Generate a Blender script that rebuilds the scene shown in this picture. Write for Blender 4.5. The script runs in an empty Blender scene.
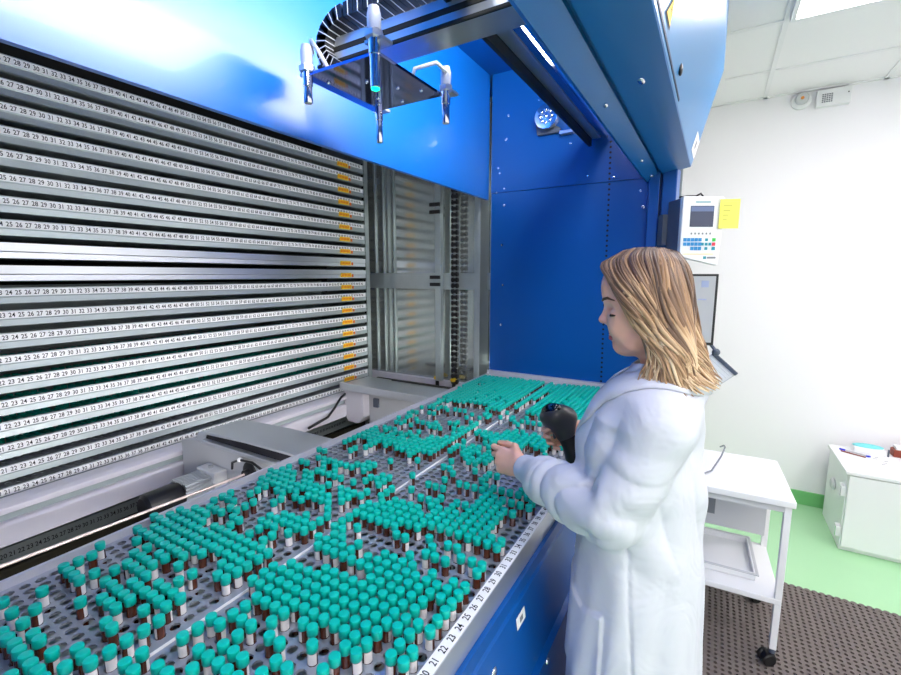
import bpy, bmesh, math, random
import numpy as np
from mathutils import Vector, Matrix
random.seed(7)
rng = np.random.default_rng(11)
SC = bpy.context.scene
COL = SC.collection
PI = math.pi

# ------------------------------------------------------------------ materials
def lin(r, g, b):
    f = lambda c: (c/255/12.92 if c/255 <= .04045 else ((c/255+.055)/1.055)**2.4)
    return (f(r), f(g), f(b), 1)
def mat(name, col, rough=.5, metal=0., noise=0., nscale=40., bump=0., coat=0., spec=.5, aniso=None, emit=None, es=0., trans=0., ior=1.45, sss=0.):
    m = bpy.data.materials.new(name); m.use_nodes = True
    nt = m.node_tree; b = nt.nodes['Principled BSDF']
    b.inputs['Base Color'].default_value = col
    b.inputs['Roughness'].default_value = rough
    b.inputs['Metallic'].default_value = metal
    b.inputs['Specular IOR Level'].default_value = spec
    b.inputs['Coat Weight'].default_value = coat
    b.inputs['IOR'].default_value = ior
    if trans: b.inputs['Transmission Weight'].default_value = trans
    if sss:
        b.inputs['Subsurface Weight'].default_value = sss
        b.inputs['Subsurface Radius'].default_value = (.012, .005, .003)
    if emit:
        b.inputs['Emission Color'].default_value = emit
        b.inputs['Emission Strength'].default_value = es
    if noise or bump or aniso:
        tc = nt.nodes.new('ShaderNodeTexCoord'); n = nt.nodes.new('ShaderNodeTexNoise')
        n.inputs['Scale'].default_value = nscale; n.inputs['Detail'].default_value = 3
        if aniso:
            mp = nt.nodes.new('ShaderNodeMapping'); mp.inputs['Scale'].default_value = aniso
            nt.links.new(tc.outputs['Object'], mp.inputs['Vector']); nt.links.new(mp.outputs['Vector'], n.inputs['Vector'])
        else:
            nt.links.new(tc.outputs['Object'], n.inputs['Vector'])
        if noise:
            mx = nt.nodes.new('ShaderNodeMix'); mx.data_type = 'RGBA'
            mx.inputs['A'].default_value = tuple(c*(1-noise) for c in col[:3])+(1,)
            mx.inputs['B'].default_value = tuple(min(1, c*(1+noise)) for c in col[:3])+(1,)
            nt.links.new(n.outputs['Fac'], mx.inputs['Factor']); nt.links.new(mx.outputs['Result'], b.inputs['Base Color'])
        if bump:
            bp = nt.nodes.new('ShaderNodeBump'); bp.inputs['Strength'].default_value = bump; bp.inputs['Distance'].default_value = .002
            nt.links.new(n.outputs['Fac'], bp.inputs['Height']); nt.links.new(bp.outputs['Normal'], b.inputs['Normal'])
    return m

M = {}
M['wall'] = mat('wall_paint', lin(251, 249, 251), .75, noise=.01, nscale=6)
M['ceil'] = mat('ceiling_tile', lin(250, 248, 249), .85, noise=.015, nscale=80)
M['tbar'] = mat('ceiling_grid', lin(244, 243, 244), .6)
M['floor'] = mat('green_vinyl', lin(172, 221, 171), .22, noise=.03, nscale=5, spec=.5)
M['skirt'] = mat('green_skirting', lin(124, 200, 126), .3)
M['rubber'] = mat('rubber_mat', lin(112, 103, 99), .65, noise=.25, nscale=60)
M['rubber_dark'] = mat('rubber_base', lin(46, 30, 27), .8)
M['blue'] = mat('blue_powder_coat', lin(0, 80, 158), .34, noise=.02, nscale=8, bump=.012, coat=.0)
M['bluegloss'] = mat('blue_gloss_panel', lin(0, 104, 196), .38, bump=.10, nscale=420, spec=1.0, coat=.12)
M['teal'] = mat('hood_blue', lin(0, 98, 166), .36, bump=.01, nscale=300)
M['hoodface'] = mat('hood_front_blue', lin(38, 122, 182), .34, spec=.7, coat=.2)
M['tealdark'] = mat('hood_seam', lin(0, 30, 66), .5)
M['steel'] = mat('brushed_steel', lin(206, 210, 214), .32, .75, noise=.05, nscale=30, aniso=(40, 1, 40), bump=.03)
M['galv'] = mat('galvanised_steel', lin(172, 182, 182), .36, .6, noise=.10, nscale=14)
M['rail'] = mat('carrier_steel', lin(176, 186, 188), .40, .6, noise=.04, nscale=20, aniso=(60, 1, 90), bump=.02)
M['plate'] = mat('perforated_steel', lin(170, 175, 187), .38, .55, noise=.05, nscale=12)
M['mirror'] = mat('polished_steel_panel', lin(186, 194, 190), .14, .75, noise=.03, nscale=3)
M['chrome'] = mat('chrome', lin(226, 228, 232), .12, 1.)
M['alu'] = mat('aluminium', lin(206, 209, 214), .28, .8, noise=.05, nscale=10)
M['white'] = mat('white_plastic', lin(240, 241, 241), .35)
M['paper'] = mat('white_paper', lin(242, 242, 242), .6)
M['labelpaper'] = mat('vial_label_paper', lin(232, 228, 226), .6)
M['beam'] = mat('white_painted_steel', lin(218, 214, 222), .4, noise=.02, nscale=8)
M['beamshade'] = mat('shaded_recess_grey', lin(172, 184, 186), .45)  # shade in the beam's recess, put into a greyer colour
M['greyplate'] = mat('grey_painted_plate', lin(196, 197, 199), .45, noise=.03, nscale=9)
M['ink'] = mat('black_ink', lin(22, 20, 26), .6)
M['black'] = mat('black_plastic', lin(24, 24, 26), .38)
M['dark'] = mat('dark_interior', lin(34, 34, 30), .7)
M['olive'] = mat('dark_olive_panel', lin(52, 48, 34), .6)
M['yellow'] = mat('yellow_sticker', lin(250, 205, 40), .5)
M['orange'] = mat('orange_ink', lin(232, 120, 20), .5)
M['postit'] = mat('yellow_note', lin(250, 246, 110), .6)
M['noteink'] = mat('pencil_marks', lin(205, 198, 90), .6)
M['cap'] = mat('teal_cap', lin(0, 186, 168), .32, noise=.05, nscale=200)
M['capstuff'] = M['cap']
M['amber'] = mat('amber_glass', lin(84, 42, 26), .07, spec=.8, coat=.5)
M['grey'] = mat('grey_plastic', lin(84, 92, 106), .45)
M['lightgrey'] = mat('light_grey', lin(206, 208, 210), .45)
M['screen'] = mat('dark_screen', lin(74, 80, 100), .18)
M['screenpale'] = mat('pale_screen', lin(188, 190, 192), .2)
M['keyblue'] = mat('blue_key', lin(46, 146, 206), .4)
M['keyteal'] = mat('teal_key', lin(28, 150, 170), .4)
M['keygreen'] = mat('green_key', lin(70, 205, 90), .4)
M['keyred'] = mat('red_key', lin(236, 64, 84), .4)
M['tealink'] = mat('teal_ink', lin(50, 150, 160), .5)
M['greyink'] = mat('grey_ink', lin(130, 134, 140), .5)
M['lamp'] = mat('lit_diffuser', (1, 1, 1, 1), .5, emit=(1, .935, .98, 1), es=16.5)
M['tube'] = mat('lit_tube', (1, 1, 1, 1), .5, emit=(1, .985, .96, 1), es=34.)
M['fill_low'] = mat('added_fill_strip', (1, 1, 1, 1), .5, emit=(1, .985, .965, 1), es=36.)
M['fill_high'] = mat('added_fill_strip_upper', (1, 1, 1, 1), .5, emit=(1, .985, .965, 1), es=17.)
M['rimsteel'] = mat('satin_rim_steel', lin(214, 214, 220), .5, .35)
M['railplain'] = mat('carrier_steel_lit', lin(228, 232, 236), .30, .95, noise=.03, nscale=20, aniso=(60, 1, 90))  # copy of the carrier steel, eye-level reflected light put into a paler colour
M['led'] = mat('green_led', (0, .6, .3, 1), .3, emit=(0, 1, .45, 1), es=3.)
M['redled'] = mat('orange_lens', lin(235, 150, 60), .3)
M['clear'] = mat('clear_plastic', lin(235, 240, 248), .08, trans=.75, ior=1.2)
M['skin'] = mat('skin', lin(242, 186, 162), .48, noise=.05, nscale=60, sss=.12)
M['lips'] = mat('lips', lin(196, 84, 92), .4)
M['nail'] = mat('nails', lin(236, 186, 172), .25)
M['brow'] = mat('brow_hair', lin(104, 74, 52), .7)
M['lash'] = mat('dark_lash', lin(38, 28, 26), .6)
M['coat'] = mat('white_cotton', lin(203, 206, 215), .8, noise=.01, nscale=30, bump=.10)
M['trouser'] = mat('dark_trousers', lin(40, 44, 60), .8)
M['shoe'] = mat('white_shoe', lin(225, 225, 225), .5)
M['scanner'] = mat('scanner_plastic', lin(58, 58, 60), .34)
M['gloss'] = mat('black_window', lin(8, 8, 10), .06, spec=.9)
M['turq'] = mat('turquoise_tissue', lin(128, 222, 226), .7)
M['brown'] = mat('brown_box', lin(140, 62, 44), .5)
M['blueink'] = mat('blue_pen', lin(36, 60, 216), .35)
M['pink'] = mat('pink_pen', lin(240, 110, 150), .4)
M['redthread'] = mat('rod_steel', lin(206, 190, 186), .35, .5)

nt = M['coat'].node_tree; nz = [n for n in nt.nodes if n.type == 'TEX_NOISE'][0]; nz.inputs['Scale'].default_value = 9; nz.inputs['Distortion'].default_value = 1.6; nz.inputs['Detail'].default_value = 2
bpn = [n for n in nt.nodes if n.type == 'BUMP'][0]; bpn.inputs['Distance'].default_value = .03; bpn.inputs['Strength'].default_value = .20
# hair: colour varies per lock (vertex attribute holds brown-to-blonde mix)
def hairmat():
    m = bpy.data.materials.new('blonde_hair'); m.use_nodes = True
    nt = m.node_tree; b = nt.nodes['Principled BSDF']
    a = nt.nodes.new('ShaderNodeAttribute'); a.attribute_name = 'tone'
    r = nt.nodes.new('ShaderNodeValToRGB')
    e = r.color_ramp.elements
    e[0].position = 0; e[0].color = lin(70, 52, 42)
    e[1].position = 1; e[1].color = lin(228, 202, 166)
    x = e.new(.35); x.color = lin(126, 97, 74)
    x = e.new(.65); x.color = lin(176, 140, 104)
    nt.links.new(a.outputs['Fac'], r.inputs['Fac']); nt.links.new(r.outputs['Color'], b.inputs['Base Color'])
    b.inputs['Roughness'].default_value = .42
    return m
M['hair'] = hairmat()

# ------------------------------------------------------------------ mesh builder
class MB:
    def __init__(s): s.v = []; s.f = []; s.m = []; s.n = 0
    def add(s, v, f, mi=0):
        s.v.extend(tuple(p) for p in v)
        s.f.extend(tuple(i+s.n for i in q) for q in f); s.m.extend([mi]*len(f)); s.n += len(v)
        return s
    def box(s, x0, x1, y0, y1, z0, z1, mi=0, T=None):
        v = [(x, y, z) for z in (z0, z1) for y in (y0, y1) for x in (x0, x1)]
        if T is not None: v = [tuple(T @ Vector(p)) for p in v]
        return s.add(v, [(0, 2, 3, 1), (4, 5, 7, 6), (0, 1, 5, 4), (2, 6, 7, 3), (0, 4, 6, 2), (1, 3, 7, 5)], mi)
    def prism(s, poly, a, b, axis='y', mi=0, T=None):
        n = len(poly)
        def P(p, t):
            q = (p[0], t, p[1]) if axis == 'y' else ((t, p[0], p[1]) if axis == 'x' else (p[0], p[1], t))
            return tuple(T @ Vector(q)) if T is not None else q
        v = [P(p, a) for p in poly]+[P(p, b) for p in poly]
        f = [tuple(range(n)), tuple(range(2*n-1, n-1, -1))]+[(i, i+n, (i+1) % n+n, (i+1) % n) for i in range(n)]
        return s.add(v, f, mi)
    def tube(s, path, r, n=10, mi=0, cap=True):
        path = [Vector(p) for p in path]; k = len(path)
        if not hasattr(r, '__len__'): r = [r]*k
        t0 = (path[1]-path[0]).normalized()
        u = t0.orthogonal().normalized(); v = []; pt = t0
        for i, p in enumerate(path):
            t = (path[min(i+1, k-1)]-path[max(i-1, 0)]).normalized()
            u = pt.rotation_difference(t) @ u; u = (u-t*u.dot(t)).normalized(); pt = t
            w = t.cross(u)
            for j in range(n):
                a = 2*PI*j/n; v.append(tuple(p+(u*math.cos(a)+w*math.sin(a))*r[i]))
        f = [(i*n+j, i*n+(j+1) % n, (i+1)*n+(j+1) % n, (i+1)*n+j) for i in range(k-1) for j in range(n)]
        if cap: f += [tuple(range(n-1, -1, -1)), tuple((k-1)*n+j for j in range(n))]
        return s.add(v, f, mi)
    def cyl(s, a, b, r, n=16, mi=0, r2=None): return s.tube([a, b], [r, r if r2 is None else r2], n, mi)
    def lathe(s, prof, c=(0, 0, 0), n=24, mi=0, T=None):
        v = []
        for r, z in prof:
            for j in range(n):
                a = 2*PI*j/n; p = Vector((r*math.cos(a), r*math.sin(a), z))
                if T is not None: p = T @ p
                v.append((p[0]+c[0], p[1]+c[1], p[2]+c[2]))
        k = len(prof)
        f = [(i*n+j, i*n+(j+1) % n, (i+1)*n+(j+1) % n, (i+1)*n+j) for i in range(k-1) for j in range(n)]
        f += [tuple(range(n-1, -1, -1)), tuple((k-1)*n+j for j in range(n))]
        return s.add(v, f, mi)
    def ell(s, c, r, n=20, m=12, mi=0, T=None):
        prof = [(max(1e-4, math.sin(PI*i/m)), -math.cos(PI*i/m)) for i in range(m+1)]
        S = Matrix.Diagonal((r[0], r[1], r[2])).to_3x3()
        return s.lathe(prof, c, n, mi, (T @ S) if T is not None else S)
    def build(s, name, mats, parent=None, smooth=False, bevel=0., seg=2, loc=None):
        me = bpy.data.meshes.new(name)
        o0 = Vector(loc) if loc is not None else None
        vs = s.v if o0 is None else [tuple(Vector(p)-o0) for p in s.v]
        me.from_pydata(vs, [], s.f)
        if not isinstance(mats, (list, tuple)): mats = [mats]
        for x in mats: me.materials.append(x)
        me.polygons.foreach_set('material_index', s.m)
        bm = bmesh.new(); bm.from_mesh(me); bmesh.ops.recalc_face_normals(bm, faces=bm.faces); bm.to_mesh(me); bm.free()
        return link(name, me, parent, smooth, bevel, seg, loc)
def link(name, me, parent=None, smooth=False, bevel=0., seg=2, loc=None):
    o = bpy.data.objects.new(name, me); COL.objects.link(o)
    if loc is not None: o.location = loc
    if smooth:
        if smooth is True:
            me.polygons.foreach_set('use_smooth', [True]*len(me.polygons))
        else:
            me.polygons.foreach_set('use_smooth', [True]*len(me.polygons))
            me.set_sharp_from_angle(angle=math.radians(smooth))
    if bevel:
        b = o.modifiers.new('bevel', 'BEVEL'); b.width = bevel; b.segments = seg; b.limit_method = 'ANGLE'; b.angle_limit = math.radians(40)
    if parent is not None:
        o.parent = parent
        if parent.type == 'EMPTY' and loc is None: o.matrix_parent_inverse = Matrix.Translation(-Vector(parent.location)) if not any(parent.rotation_euler) else parent.matrix_basis.inverted()
    return o
def tag(o, label, cat, group=None, kind=None):
    o['label'] = label; o['category'] = cat
    if group: o['group'] = group
    if kind: o['kind'] = kind
    return o
def thing(name, label, cat, loc, group=None):
    o = bpy.data.objects.new(name, None); COL.objects.link(o); o.location = loc; o.empty_display_size = .05
    return tag(o, label, cat, group)
def struct(o, label=None):
    o['kind'] = 'structure'
    if label: o['label'] = label
    return o
def rail_y(n): return .518+(n-21)*.0267

# glyphs ------------------------------------------------------------
def glyph(s, size=1.):
    cu = bpy.data.curves.new('g', 'FONT'); cu.body = s; cu.size = size; cu.offset = .014; cu.resolution_u = 2; cu.align_x = 'CENTER'
    o = bpy.data.objects.new('g', cu); COL.objects.link(o)
    dg = bpy.context.evaluated_depsgraph_get(); me = bpy.data.meshes.new_from_object(o.evaluated_get(dg))
    v = [tuple(p.co) for p in me.vertices]; f = [tuple(p.vertices) for p in me.polygons]
    bpy.data.objects.remove(o); bpy.data.curves.remove(cu); bpy.data.meshes.remove(me)
    ys = [p[1] for p in v]; cy = (min(ys)+max(ys))/2
    return [(p[0], p[1]-cy) for p in v], f, max(ys)-min(ys)
DIG = {}
for n in range(1, 105):
    DIG[n] = glyph(str(n), 1.)
def stamp(mb, n, org, U, V, h, mi, wd=.80):
    v, f, hh = DIG[n]; k = h/.69
    org = Vector(org); U = Vector(U); V = Vector(V)
    mb.add([tuple(org+U*(p[0]*k*wd)+V*(p[1]*k)) for p in v], f, mi)

# ------------------------------------------------------------------ setting
XR = 2.3
struct(MB().box(-2.9, XR, -2.2, 3.95, -.06, 0).build('floor', M['floor']), 'glossy pale green vinyl floor')
struct(MB().box(-2.9, XR, 3.8, 3.95, 0, 2.77).build('wall_back', M['wall']), 'white painted wall behind the trolley')
struct(MB().box(XR, XR+.12, -2.2, 3.95, 0, .9).box(XR, XR+.12, -2.2, 3.95, 2.35, 2.77).box(XR, XR+.12, -2.2, .6, .9, 2.35).box(XR, XR+.12, 3.3, 3.95, .9, 2.35).build('wall_right', M['wall']))
wf = MB()
for y in (.6, 1.48, 2.38, 3.26): wf.box(XR+.02, XR+.08, y, y+.04, .9, 2.35)
wf.box(XR+.02, XR+.08, .6, 3.3, .9, .94).box(XR+.02, XR+.08, .6, 3.3, 2.31, 2.35)
struct(wf.build('added_window_1', M['white']), 'added white window frame in the unseen right wall, letting fill light in')  # window opening added so world light brightens the carrier rails
struct(MB().box(-2.9, XR, 3.785, 3.8, 0, .095).build('baseboard_back', M['skirt']), 'green vinyl skirting along the white wall')
mb = MB().box(-2.9, XR+.12, -2.2, 3.95, 2.775, 2.83)
struct(mb.build('ceiling', M['ceil']), 'white suspended tile ceiling')
mb = MB()
xs = [.2+.6*i for i in range(-5, 5)]; ys = [3.33-.6*i for i in range(0, 10)]
for x in xs:
    if -.06 < x < XR: mb.box(x-.012, x+.012, -2.2, 3.8, 2.768, 2.776)
for y in ys: mb.box(-.034, XR, y-.012, y+.012, 2.769, 2.777)
mb.box(-.034, XR, 3.775, 3.8, 2.768, 2.776)
struct(mb.build('trim_1', M['tbar']), 'pale grid bars between the ceiling tiles')

def ceiling_light(ix, iy, label):
    x = .2+.6*ix+.3; y = 3.33-.6*iy+.3
    t = thing('ceiling_light', label, 'ceiling light', (x, y, 2.775))
    mb = MB()
    for a, b, c, d in ((-.288, .288, -.288, -.268), (-.288, .288, .268, .288), (-.288, -.268, -.268, .268), (.268, .288, -.268, .268)):
        mb.box(x+a, x+b, y+c, y+d, 2.752, 2.776)
    mb.build('light_frame', M['white'], t)
    MB().box(x-.268, x+.268, y-.268, y+.268, 2.756, 2.766).build('diffuser', M['lamp'], t)
for ix, iy, lb in ((0, 2, 'square lit panel in the ceiling above the white back wall, at the top edge'),
                   (2, 2, 'square lit panel right of the visible one in the same tile row'),
                   (0, 5, 'square lit panel above the aisle in front of the cabinet'),
                   (2, 5, 'square lit panel above the aisle, nearer the right wall'),
                   (0, 8, 'square lit panel behind the photographer beside the cabinet'),
                   (2, 8, 'square lit panel behind the photographer near the right wall')):
    ceiling_light(ix, iy, lb)

t = thing('alarm_beacon', 'round white alarm beacon with small orange lens on the wall under the ceiling', 'alarm', (.398, 3.78, 2.70))
R = Matrix.Rotation(PI/2, 3, 'X')
MB().lathe([(.001, 0), (.052, 0), (.052, .018), (.044, .024), (.001, .024)], (.398, 3.80, 2.715), 28, 0, R).build('base', M['white'], t, smooth=35)
MB().lathe([(.001, .024), (.036, .024), (.036, .045), (.030, .054), (.001, .056)], (.398, 3.80, 2.722), 28, 0, R).build('lens', M['lightgrey'], t, smooth=35)
MB().lathe([(.001, .055), (.010, .055), (.008, .062), (.001, .063)], (.398, 3.80, 2.722), 16, 0, R).build('indicator', M['redled'], t, smooth=35)
t = thing('wall_speaker', 'white rectangular wall box with round perforated grille beside the alarm beacon', 'speaker', (.555, 3.77, 2.66))
MB().box(.472, .640, 3.755, 3.80, 2.655, 2.752).build('housing', M['white'], t, bevel=.004)
mb = MB()
for i in range(5):
    for j in range(5): mb.box(.498+i*.011, .506+i*.011, 3.7525, 3.7555, 2.675+j*.011, 2.682+j*.011)
mb.build('grille', M['greyink'], t)
MB().box(.622, .628, 3.752, 3.7555, 2.715, 2.721).build('indicator', M['black'], t)

# ------------------------------------------------------------------ rubber mat (ring mat with holes)
def perforated(mb, x0, y0, nx, ny, px, py, z, thick, r, nseg=8, mi=0, stag=False, skip=None, wall_mi=None):
    """sheet of cells each with a round hole"""
    ang = [2*PI*(k+.5)/nseg for k in range(nseg)]
    for j in range(ny):
        for i in range(nx):
            if skip and skip(i, j): continue
            ox = (px*.5 if (stag and j % 2) else 0)
            cx = x0+(i+.5)*px+ox; cy = y0+(j+.5)*py
            v = []
            for a in ang:
                c, s = math.cos(a), math.sin(a); k = 1/max(abs(c), abs(s))
                v.append((cx+c*k*px/2, cy+s*k*py/2, z))
            v += [(cx+r*math.cos(a), cy+r*math.sin(a), z) for a in ang]
            v += [(cx+r*math.cos(a), cy+r*math.sin(a), z-thick) for a in ang]
            n = nseg
            f = []
            for k in range(n):
                f.append((k, (k+1) % n, n+(k+1) % n, n+k))
            mb.add(v, f, mi)
            mb.add(v[n:], [(k, (k+1) % n, n+(k+1) % n, n+k) for k in range(n)], mi if wall_mi is None else wall_mi)
            # square corners left by the octagonal mapping
            mb.add([(cx+sx*px/2, cy+sy*py/2, z) for sx, sy in ((-1, -1), (1, -1), (1, 1), (-1, 1))]+v[:n],
                   [t_ for t_ in corner_tris(n, ang)], mi)
def corner_tris(n, ang):
    out = []
    for q, (a0) in enumerate((5*PI/4, 7*PI/4, PI/4, 3*PI/4)):
        # the two ring points on either side of the corner
        k = int(math.floor(a0/(2*PI/n)-.5)) % n
        out.append((q, 4+(k+1) % n, 4+k))
    return out
mt = thing('floor_mat', 'dark brown-grey rubber mat of small ring holes on the green floor', 'mat', (.5, 1.6, 0))
mb = MB(); perforated(mb, -.25, .45, 74, 90, .025, .025, .013, .008, .0076, 8, 0, False)
mb.build('ring_sheet', M['rubber'], mt)
MB().box(-.25, 1.61, .45, 2.70, 0.0005, .005).build('base_sheet', M['rubber_dark'], mt)
mb = MB()
for i in range(62): mb.cyl((-.235+.03*i, 2.70, .001), (-.235+.03*i, 2.70, .012), .0125, 10)
mb.build('edge_lugs', M['rubber'], mt)

# ------------------------------------------------------------------ the big blue storage cabinet
cab = thing('storage_cabinet', 'large blue vertical carousel cabinet with open front full of metal carriers', 'storage cabinet', (-1.5, 1.2, 0))
B = M['blue']
MB().box(-1.22, -1.2, -.2, 2.478, 2.045, 2.74).build('header_panel', M['bluegloss'], cab)
mb = MB().box(-1.185, -.19, 2.48, 2.50, 2.082, 2.74)
mb.box(-1.185, -.19, 2.484, 2.50, 1.005, 2.078)
mb.box(-1.185, -.19, 2.488, 2.52, .2, 2.74)
sp = mb.build('side_panel', B, cab)
for (x, z, r) in ((-1.147, 2.081, .006), (-1.10, 2.10, .007), (-1.10, 2.007, .008), (-1.11, 1.778, .008), (-1.10, 1.541, .008), (-1.11, 1.30, .008), (-1.089, 2.376, .007),
                  (-.34, 1.94, .011), (-.357, 2.02, .008), (-.49, 2.10, .008), (-1.095, 2.37, .007), (-.72, 2.30, .006), (-.62, 2.12, .006), (-1.14, 2.22, .007), (-1.13, 2.19, .006), (-1.08, 2.5, .007), (-.9, 2.55, .007)):
    MB().lathe([(.0005, 0), (r, 0), (r*.8, .005), (.0005, .006)], (x, 2.484 if z < 2.08 else 2.48, z), 12, 0, Matrix.Rotation(PI/2, 3, 'X')).build('panel_bolt', M['chrome'], sp, smooth=40)
mb = MB()
for k in range(55):
    z = 1.02+k*.0262
    mb.lathe([(.0005, 0), (.0062, 0), (.0062, .0012), (.0005, .0012)], (-.503-(z-1.0)*.006, 2.484 if z < 2.08 else 2.48, z), 8, 0, Matrix.Rotation(PI/2, 3, 'X'))
mb.build('hole_column', M['ink'], sp)
MB().box(-1.185, -.36, 2.452, 2.484, .955, 1.012).build('tray_ledge', M['rimsteel'], cab)
mb = MB().box(-.312, -.262, 2.43, 2.60, .0, 2.10).box(-.25, -.188, 2.42, 2.60, 0, 2.12).box(-.27, -.24, 2.46, 2.6, 0, 2.1)
mb.build('front_column', B, cab, bevel=.004)
MB().box(-2.9, -.19, 2.76, 2.80, 0, 2.76).build('end_wall', M['galv'], cab)
MB().box(-2.9, -2.86, -.2, 2.80, 0, 2.76).build('rear_wall', M['dark'], cab)
MB().box(-2.9, -.3, -.24, -.2, 0, 2.76).build('near_wall', B, cab)
MB().box(-2.9, -.19, -.24, 2.80, 2.74, 2.765).build('roof', B, cab)
MB().box(-2.86, -.3, -.2, 2.76, .0, .03).build('floor_pan', M['olive'], cab)
# hood: profile in X,Z extruded along Y
hood = [(-.322, 2.052), (-.272, 2.088), (-.272, 2.10), (-.255, 2.10), (-.255, 2.082), (-.138, 2.105), (-.036, 2.505), (-.036, 2.765), (-.05, 2.765), (-.05, 2.51), (-.15, 2.125), (-.245, 2.115), (-.30, 2.13), (-.345, 2.40), (-.345, 2.74), (-.36, 2.74), (-.36, 2.40), (-.335, 2.06)]
hd = MB().prism(hood, -.24, 2.45, 'y').build('hood', M['teal'], cab)
MB().prism([(-.258, 2.0835), (-.138, 2.1035), (-.135, 2.109), (-.256, 2.09)], -.24, 2.449, 'y').build('hood_underside', M['teal'], hd)
fx = lambda z: -.138+(z-2.105)/.4*.102
MB().prism([(-.1375, 2.107), (-.0355, 2.505), (-.0335, 2.505), (-.1355, 2.107)], .2, 2.4495, 'y').build('door_flap', M['hoodface'], hd)
MB().prism([(-.0355, 2.506), (-.0335, 2.506), (-.0335, 2.765), (-.0355, 2.765)], -.24, 2.4495, 'y').build('upper_fascia', M['hoodface'], hd)
z0, z1 = 2.116, 2.122
MB().prism([(fx(z0)+.001, z0), (fx(z1)+.001, z1), (fx(z1)+.0035, z1), (fx(z0)+.0035, z0)], .2, 1.57, 'y').build('door_seam', M['tealdark'], hd)
TF = Matrix.Translation((0, 0, 0))
def onface(y, z, u, w):  # point on sloped hood face: y along, z height; u offset along y, w offset up the slope
    return (fx(z+w*.969)+.0036, y+u, z+w*.969)
tri = [onface(1.125, 2.160, u*.75, w*.55) for u, w in ((-.055, -.045), (.055, -.045), (0, .05))]
tri2 = [(p[0]+.0005, p[1], p[2]) for p in [onface(1.125, 2.160, u*.75, w*.55) for u, w in ((-.043, -.038), (.043, -.038), (0, .036))]]
mb = MB().add(tri, [(0, 1, 2)], 1).add(tri2, [(0, 1, 2)], 0)
bol = [(p[0]+.001, p[1], p[2]) for p in [onface(1.125, 2.160, u*.75, w*.55) for u, w in ((.006, .022), (-.008, -.008), (.001, -.006), (-.005, -.03), (.010, .0), (.002, 0))]]
mb.add(bol, [(0, 1, 2, 5), (5, 2, 3, 4)], 1)
mb.build('warning_sticker', [M['yellow'], M['ink']], hd)
c = onface(1.436, 2.154, 0, 0)
MB().ell(c, (.006, .016, .016), 16, 8).build('lock', M['black'], hd, smooth=True)
mb = MB(); a, b_, c_, d = onface(2.25, 2.135, 0, 0), onface(2.44, 2.135, 0, 0), onface(2.44, 2.135, 0, .075), onface(2.25, 2.135, 0, .075)
mb.add([a, b_, c_, d], [(0, 1, 2, 3)]); q = [onface(2.30, 2.155, u, w) for u, w in ((0, 0), (.06, 0), (.06, .03), (0, .03))]
mb.add([(p[0]+.001, p[1], p[2]) for p in q], [(0, 1, 2, 3)], 1)
mb.build('rating_label', [M['paper'], M['greyink']], hd)
for y, x, z in ((1.35, -.297, 2.068), (2.05, -.297, 2.068), (2.38, -.297, 2.068)): MB().ell((x, y, z), (.007, .011, .007), 10, 6).build('hood_bolt', M['chrome'], hd, smooth=True)
MB().ell((-.20, 1.3, 2.0925), (.010, .022, .004), 12, 6).build('hood_bolt', M['chrome'], hd, smooth=True)
# apron below the tray
ap = MB().prism([(-.345, .944), (-.316, .944), (-.316, .914), (-.312, .906), (-.286, .735), (-.274, .725), (-.274, .09), (-.30, .09), (-.31, .70)], -.24, 2.46, 'y').build('front_apron', B, cab)
MB().box(-.36, -.29, -.24, 2.46, 0, .09).build('plinth', M['black'], ap)
def onap(y, z, du=0, dw=0):
    t_ = (.906-z)/(.906-.735); return (-.312+t_*.026+.0006, y+du, z+dw)
L = MB(); p = [(-.312+(.906-z)/.171*.026+.0012, y, z) for y, z in ((.79, .862), (.836, .862), (.836, .887), (.79, .887))]
L.add(p, [(0, 1, 2, 3)], 0)
p2 = [(-.312+(.906-z)/.171*.026+.0020, y, z) for y, z in ((.806, .869), (.822, .869), (.822, .880), (.806, .880))]
L.add(p2, [(0, 1, 2, 3)], 1); L.build('apron_label', [M['paper'], M['greyink']], ap)
MB().ell(onap(.675, .862), (.004, .011, .011), 16, 8).build('apron_screw', M['chrome'], ap, smooth=True); MB().ell((-.271, .895, .72), (.006, .008, .008), 12, 6).build('apron_screw', M['chrome'], ap, smooth=True)

# interior lamp
t = thing('work_or_fill_light', 'long lit lamp panel inside the hood above the tray', 'lamp', (-.46, 1.2, 2.5))
MB().box(-.42, -.385, .30, 1.85, 2.40, 2.66).build('lamp_housing', M['white'], t, bevel=.004)
MB().box(-.432, -.421, .33, 1.82, 2.42, 2.64).build('diffuser', M['tube'], t, bevel=.003)

t = thing('work_or_fill_light', 'added unseen fill strip under the rear tray rim, facing the carrier rails', 'lamp', (-1.24, 1.2, .92))  # invented fill strip, hidden, added to brighten lower rails and beam
MB().box(-1.192, -1.182, -.05, 2.4, .895, .940).build('lamp_housing', M['white'], t, bevel=.002)
MB().box(-1.198, -1.193, 0, 2.35, .90, .935).build('diffuser', M['fill_low'], t, bevel=.002)

t = thing('work_or_fill_light', 'added unseen fill strip behind the lower edge of the blue header panel', 'lamp', (-1.235, 1.2, 2.09))  # second added fill strip, out of sight, lifts the upper rails
MB().box(-1.232, -1.222, -.05, 2.4, 2.062, 2.112).build('lamp_housing', M['white'], t, bevel=.002)
MB().box(-1.238, -1.233, 0, 2.35, 2.066, 2.108).build('diffuser', M['fill_high'], t, bevel=.002)
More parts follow.
